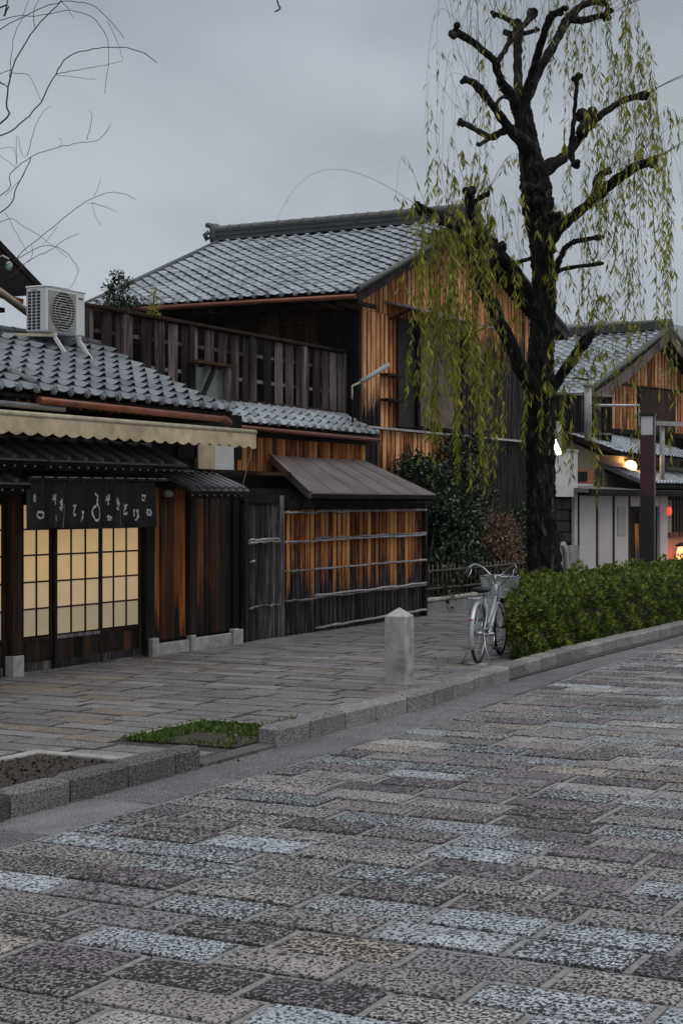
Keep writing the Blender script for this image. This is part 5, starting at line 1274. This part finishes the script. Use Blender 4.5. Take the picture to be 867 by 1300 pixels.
rfm = MB().prism([(XA+.45, Ya[0]-.35, 1.98), (XA+.45, Ya[0]-.35, 2.06), (XA-.9, Ya[0]-.1, 2.17), (XA-.9, Ya[0]-.1, 2.08)], (0, Ya[7]-Ya[0]+4.5, 0)); rfm.build('flat_roof', 'sheet', an)
MB().bar((XA+.46, Ya[0]-.35, 2.0), (XA+.46, Ya[7]+4.1, 2.0), .04, .13).build('fascia', 'wblack', an)
MB().bar((XA-.88, Ya[0]-.2, 2.185), (XA-.88, Ya[7]+4, 2.185), .1, .05).build('roof_edge', 'whitewall', an)
# stall with red and orange lanterns beyond
stl = thing('lantern_shop', 'small shop front with orange wall and dark window at the right edge', 'shop', (XA, 42, 0))
y0 = Ya[7]+.02; B(XA-2.6, XA-.1, y0, y0+4.5, 0, 2.0).build('wall', 'wbrown', stl); B(XA-.1, XA-.02, y0+.05, y0+4, 0, .95).build('lower_panel', 'warmwall', stl)
B(XA-.1, XA+.03, y0+.05, y0+4, .95, 1.05).build('sill', 'wfence', stl); w_ = B(XA-.1, XA-.06, y0+.5, y0+4, 1.05, 1.85).build('window', 'wdoor', stl)
B(XA-.06, XA-.03, y0+.1, y0+.5, 1.05, 1.85).build('curtain', 'beige', stl)
for k in range(10): B(XA-.06, XA-.04, y0+.7+k*.3, y0+.73+k*.3, 1.05, 1.85).build('window_bar', 'wblack', w_)
rl = thing('red_lantern', 'small glowing red lantern hanging by the shop front', 'lantern', at(849, 649, D=39.2)); p = at(849, 649, D=39.2)
MB().lathe([(0, -.11), (.04, -.10), (.062, -.05), (.066, .0), (.062, .05), (.04, .10), (0, .11)], p, 14).build('paper_shade', 'redlamp', rl); MB().tube([p+Vector((0, 0, .17)), p+Vector((0, 0, .3))], .01, 5).build('hanger', 'black', rl)
ol = thing('orange_lantern', 'glowing orange floor lantern behind the hedge at the right edge', 'lantern', at(866, 708, D=41)); p = at(866, 706, D=40.0)
MB().lathe([(0, -.3), (.12, -.28), (.15, -.1), (.15, .1), (.12, .22), (0, .24)], p, 14).build('paper_shade', 'pinklamp', ol); MB().lathe([(.17, .24), (.19, .27), (.05, .33), (0, .34)], p, 14).build('cap', 'black', ol)
MB().tube([p+Vector((0, 0, -.9)), p+Vector((0, 0, -.3))], .03, 8).build('post', 'black', ol)
# white box balcony and stone wall between the willow and the annex
wbx = thing('white_box_wall', 'white rendered box projecting above a black stone base beside the trunk', 'wall', (XA, 31.5, 0))
ya, yb = yat(690, XA), yat(727, XA)
B(XA-1.6, XA+.10, ya-.1, yb, 1.90, 2.82).build('white_box', 'whitewall', wbx); B(XA-1.62, XA+.12, ya-.1, yb+.01, 2.82, 2.87).build('coping', 'pipe', wbx)
B(XA-1.6, XA-.1, ya-.1, yb+.1, 0, 1.90).build('stone_base', 'wblack', wbx)
for r_ in range(4):
    for c_ in range(3): B(XA-.1, XA-.02+random.uniform(0, .03), ya+.1+c_*.5, ya+.57+c_*.5, .95+r_*.23, 1.16+r_*.23, bev=.02).build('dark_stone', plain('black_stone', (.007, .006, .006), .85, var=.4) if (r_, c_) == (0, 0) else bpy.data.materials['black_stone'], wbx)
B(XA-.1, XA+.12, ya, yb+.05, 0, .9).build('plinth', 'conc', wbx)
MB().tube([at(714, 690, X=XA+.3), at(717, 700, X=XA+.3), at(719, 730, X=XA+.3), at(719, 760, X=XA+.3)], .06, 10).build('pipe', 'pipe', wbx)
tl = thing('tube_lamp', 'glowing white tube lamp slanting beside the willow trunk', 'lamp', at(698, 565, D=31)); a = at(701, 556, D=30.0); b = at(710, 577, D=30.0)
MB().tube([a, b], .045, 10).build('tube', 'tubelight', tl); MB().bar(a+Vector((-.08, .06, .02)), b+Vector((-.08, .06, .02)), .08, .03).build('housing', 'whitewall', tl)
MB().tube([at(708, 535, D=32.8), at(708, 580, D=32.8)], .075, 10).build('pole', 'pipe', tl)
# beige house with tiled roof sloping to the street
bh = thing('beige_house', 'beige plastered house with grey tiled roof right of the willow trunk', 'house', (-12, 38, 0))
p0 = at(690, 541, Y=36.0); p1 = at(782, 573, Y=36.0)
B(-15.5, -12.0, 36.13, 43, 0, 2.9).build('wall', 'beige', bh)
MB().prism([(-12.0, 36.02, 0), (-12.0, 36.02, p1.z-.05), (p0.x, 36.02, p0.z-.05), (-15.5, 36.02, p0.z+.6), (-15.5, 36.02, 0)], (0, .1, 0)).build('gable_wall', 'beige', bh)
VR = Vector((p0.x-p1.x, 0, p0.z-p1.z)); LR = VR.length*1.6; VR.normalize(); E0 = Vector((p1.x+.15, 35.8, p1.z-.06))
MB().prism([E0, E0+VR*LR, E0+VR*LR-Vector((0, 0, .06)), E0-Vector((0, 0, .06))], (0, 8, 0)).build('roof_deck', 'wblack', bh)
roof(bh, E0+Vector((0, 0, .01)), (0, 1, 0), VR, 28, int(LR/.22), .28, .22, 'tile', 0)
MB().bar(E0+Vector((0, -.03, -.02)), E0+VR*LR+Vector((0, -.03, -.02)), .04, .08).build('barge_board', 'wbrown', bh)
wq = at(742, 608, Y=36.0); wo = B(wq.x-.25, wq.x+.35, 35.94, 36.015, 1.9, 2.55).build('window', 'warmwall', bh); B(wq.x-.2, wq.x+.08, 35.92, 35.938, 2.28, 2.5).build('pane', 'dark', wo)
B(wq.x+.27, wq.x+.42, 35.9, 36.0, 1.9, 2.6).build('frame', 'bamboo', wo)
B(-12.0, -11.86, 36.1, 43, 2.05, 2.72).build('lit_wall', 'beige', bh)
for k in range(16): B(-11.86, -11.82, 38.6+k*.16, 38.65+k*.16, 2.2, 2.7).build('window_slat', 'wbrown', bh)
# porch roof with a glowing globe above it
q0 = at(775, 600, X=-11.7); q1 = at(812, 628, X=-11.1)
pr = thing('porch_roof', 'small tiled porch roof above the annex, lit by the globe lamp', 'roof', (-11.4, 38, 2))
Yp = q0.y; a = Vector((-12.0, Yp, 2.62)); b = Vector((-10.95, Yp, 2.20)); Vp = (a-b).normalized()
MB().prism([a, b, b-Vector((0, 0, .07)), a-Vector((0, 0, .07))], (0, 7.5, 0)).build('deck', 'wblack', pr)
roof(pr, b+Vector((0, 0, .01)), (0, 1, 0), Vp, 27, 5, .27, .22, 'tile', 0)
ridge(pr, b+Vector((-.05, -.02, .02)), a+Vector((0, -.02, .02)), .14, .06, .05, 'tiled')
gp = at(800, 592, D=39.3); gl2 = thing('porch_lamp', 'glowing warm globe lamp above the porch roof', 'lamp', gp)
MB().lathe([(0, -.13), (.09, -.12), (.145, -.04), (.15, .03), (.11, .10), (.05, .14), (0, .145)], gp, 16).build('globe', 'lamp', gl2); MB().tube([gp+Vector((0, 0, .14)), gp+Vector((-.15, 0, .16)), gp+Vector((-.38, -.1, .02)), gp+Vector((-.45, -.1, -.18))], .02, 6).build('bracket', 'black', gl2)
pl2 = bpy.data.lights.new('porch_bulb', 'POINT'); pl2.energy = 34; pl2.color = (1, .55, .22); pl2.shadow_soft_size = .16
po2 = bpy.data.objects.new('porch_bulb', pl2); COL.objects.link(po2); po2.location = gp+Vector((.05, -.2, 0)); po2.parent = None
pl3 = bpy.data.lights.new('tube_bulb', 'POINT'); pl3.energy = 5; pl3.color = (1, .85, .65); pl3.shadow_soft_size = .1
po3 = bpy.data.objects.new('tube_bulb', pl3); COL.objects.link(po3); po3.location = at(706, 566, D=29.8)+Vector((0, -.15, 0))
# dark boarded screen in front of the far gable, with a vent pipe
fs_ = thing('board_screen', 'dark slatted balcony screen below the far orange gable', 'screen', (-12.6, 38, 3))
s0_, s1_ = at(700, 500, D=37.5), at(777, 555, D=38.5)
dsc = Vector((s1_.x-s0_.x, s1_.y-s0_.y, 0)); nb = 17
for k in range(nb):
    a = Vector((s0_.x, s0_.y, 0))+dsc*(k/nb); b = Vector((s0_.x, s0_.y, 0))+dsc*((k+.82)/nb); z0_, z1_ = 3.25, 4.30
    MB().prism([(a.x, a.y, z0_), (b.x, b.y, z0_), (b.x, b.y, z1_), (a.x, a.y, z1_)], (-.03, .03, 0)).build('slat', 'wgrey' if k in (8, 10, 12, 13, 15) else 'wblack', fs_)
MB().prism([(s0_.x-.05, s0_.y+.06, 3.1), (s1_.x-.05, s1_.y+.06, 3.1), (s1_.x-.05, s1_.y+.06, 4.25), (s0_.x-.05, s0_.y+.06, 4.25)], (-.05, .05, 0)).build('backing', 'wblack', fs_)
for z in (4.30, 3.4): MB().bar((s0_.x+.02, s0_.y-.02, z), (s1_.x+.02, s1_.y-.02, z), .04, .05).build('rail', 'wgrey', fs_)
vp = at(746, 520, D=36.8); MB().tube([vp+Vector((0, 0, -.7)), vp+Vector((0, 0, .5))], .085, 12).build('vent_pipe', 'pipe', fs_); MB().lathe([(.10, .5), (.13, .55), (.10, .62), (0, .66)], vp, 12).build('vent_cap', 'pipe', fs_)
MB().tube([vp+Vector((.1, .1, .1)), vp+Vector((1.0, .6, .1)), vp+Vector((1.0, .6, -.4))], .03, 6).build('conduit', 'whitewall', fs_)
# steel frame and post at the right edge
sf = thing('steel_frame', 'grey steel post and crossbar beside the maroon signpost', 'post', at(839, 640, D=34)); q = at(839, 640, D=34)
q = at(840, 597, D=39); MB().tube([(q.x, q.y, 2.2), (q.x, q.y, 3.62)], .06, 12).build('post', 'pipe', sf); a = at(828, 537, D=38.8); b = at(900, 540, D=39.4); MB().bar(a, b, .08, .10).build('crossbar', 'pipe', sf)
# far gabled house, turned a little to the street's bend
rot = math.radians(10.3)
fh = thing('far_house', 'second gabled house with pale orange boards and curved barge boards far down the street', 'house', at(830, 640, D=44).xy.to_3d(), rotz=-rot, local=True)
# local frame: +Y along the gable, +X out of the gable face
zA = HC+(640-420)/FPX*44; hs = 4.9; zE = zA-hs*.44; RL_ = 7.0
def fz_(y): return zA-abs(y)*.44
MB().prism([(0, -hs+.5, 0), (0, hs-.5, 0), (0, hs-.5, fz_(hs-.5)-.1), (0, 0, zA-.1), (0, -hs+.5, fz_(hs-.5)-.1)], (-RL_, 0, 0)).build('wall', 'wblack', fh)
U_F = U_['wfar']
y = -hs+.5
while y < hs-.5:
    ww = .20; zt = min(fz_(y), fz_(y+ww))-.28
    split = 4.85
    if zt > split:
        inst(U_F, 'board', fh, (0, y+ww/2, split+.05), (.035, ww-.06, zt-split-.05))
    if not (-.9 < y+ww/2 < 1.2): inst(U_F, 'board', fh, (-.0, y+ww/2, 3.7), (.035, ww-.06, min(zt, split)-3.7))
    y += ww
B(.0, .06, -hs+.5, hs-.5, 4.86, 4.90).build('rail', 'wbrown', fh)
B(.0, .04, -.9, 1.2, 3.2, 4.84).build('window_blind', 'wdoor', fh); B(0, .3, -hs+.5, hs-.3, 3.55, 3.68).build('ledge', 'wblack', fh)
for sgn in (-1, 1):
    Vv = Vector((0, -sgn*hs, hs*.44)).normalized(); o_ = Vector((-RL_, sgn*hs, zE)); Ls = math.hypot(hs, hs*.44)
    MB().prism([(-RL_, sgn*hs, zE-.12), (-RL_, 0, zA-.12), (-RL_, 0, zA), (-RL_, sgn*hs, zE)], (RL_+.45, 0, 0)).build('roof_deck', 'wblack', fh)
    roof(fh, o_+Vector((0, 0, .01)), (1, 0, 0), Vv, 27, 23, .275, Ls/23, 'tile', 0, amp=.035, lip=.03)
    pts = [Vector((.42, sgn*hs*t, zA-.14-hs*.44*t-.16*math.sin(math.pi*t))) for t in (0, .15, .35, .6, .85, 1.02)]
    for i in range(5): pass
    MB().tube([p+Vector((0, 0, .22)) for p in [Vector((.45, 0, zA)), Vector((.45, sgn*hs, zE))]][:2], .001, 4) if False else None
    bm_ = MB(); vs = []
    for p in pts:
        for dx in (0, .05):
            vs += [(p.x+dx, p.y, p.z-.14), (p.x+dx, p.y, p.z+.13)]
    bm_.add(vs, [(i*4+a, i*4+b, i*4+4+b, i*4+4+a) for i in range(5) for a, b in ((0, 1), (1, 3), (3, 2), (2, 0))]); bm_.build('barge_board', 'wbal', fh)
    MB().tube([(.44, 0, zA+.05), (.44, sgn*hs, zE+.05)], .07, 8).build('verge_edge', 'ridge', fh)
ridge(fh, (-RL_-.1, 0, zA+.02), (.5, 0, zA+.02), .34, .2, .08)

# ------------------------------------------------------------------ wooded hills
def hill(name, dist, prof, label=None):
    vs = []; fs = []; rows = 9; n = len(prof); pts = []
    xs = [p[0] for p in prof]
    N = 90; X = np.linspace(xs[0], xs[-1], N); Yp = np.interp(X, xs, [p[1] for p in prof])
    for j in range(rows):
        t = j/(rows-1)
        for i in range(N):
            x = X[i]; z = (640-Yp[i])/FPX*dist; a = (x-CX)/FPX; d = dist*(1+.35*(t)); zz = HC+z*math.sin(t*math.pi/2)**.8*(d/dist)+7*math.sin(i*1.7+j)+5*math.sin(i*.63+j*2.1) if t > 0 else -2
            vs.append((a*C_*d-S_*d, a*S_*d+C_*d, zz))
    for j in range(rows-1):
        for i in range(N-1): k = j*N+i; fs.append((k, k+1, k+N+1, k+N))
    m = MB(); m.add(vs, fs, True); m.build(name, 'hillm', kind='structure')
hill('hills', 2400, [(-1500, 560), (-900, 520), (-500, 500), (0, 470), (400, 455), (560, 440), (640, 425), (700, 416), (745, 413), (775, 409), (800, 403), (825, 403), (845, 408), (867, 416), (950, 430), (1200, 400), (1700, 470), (2600, 560)])

# ------------------------------------------------------------------ haze: even air round the whole scene
hz = B(-4600, 4600, -4600, 4600, -1.2, 430).build('haze', None, kind='stuff') if False else None
me = bpy.data.meshes.new('haze'); mm = MB().box(-4600, 4600, -4600, 4600, -1.2, 430); me.from_pydata(mm.v, [], mm.f)
hm = bpy.data.materials.new('haze_air'); hm.use_nodes = True; t_ = hm.node_tree; t_.nodes.clear(); ho = t_.nodes.new('ShaderNodeOutputMaterial')
pv = t_.nodes.new('ShaderNodeVolumePrincipled'); pv.inputs['Color'].default_value = (.92, .95, 1, 1); pv.inputs['Density'].default_value = .00019; pv.inputs['Anisotropy'].default_value = 0
t_.links.new(pv.outputs[0], ho.inputs['Volume']); me.materials.append(hm)
hz = bpy.data.objects.new('haze', me); COL.objects.link(hz); hz['kind'] = 'stuff'

n = 260; yy = RNG.uniform(17.0, 27, n); xx = np.array([KX(v) for v in yy])-.20-RNG.random(n)*.22
P = np.stack([xx, yy, SW+.012+RNG.random(n)*.03], 1); V = leaves(P, RNG.normal(size=(n, 3))*[1, 1, .3], RNG.uniform(.02, .045, n), RNG.uniform(.012, .022, n))
tag(np_mesh('leaf_litter', V, 4, 'litter'), 'dry brown leaves caught along the foot of the hedge', kind='stuff')
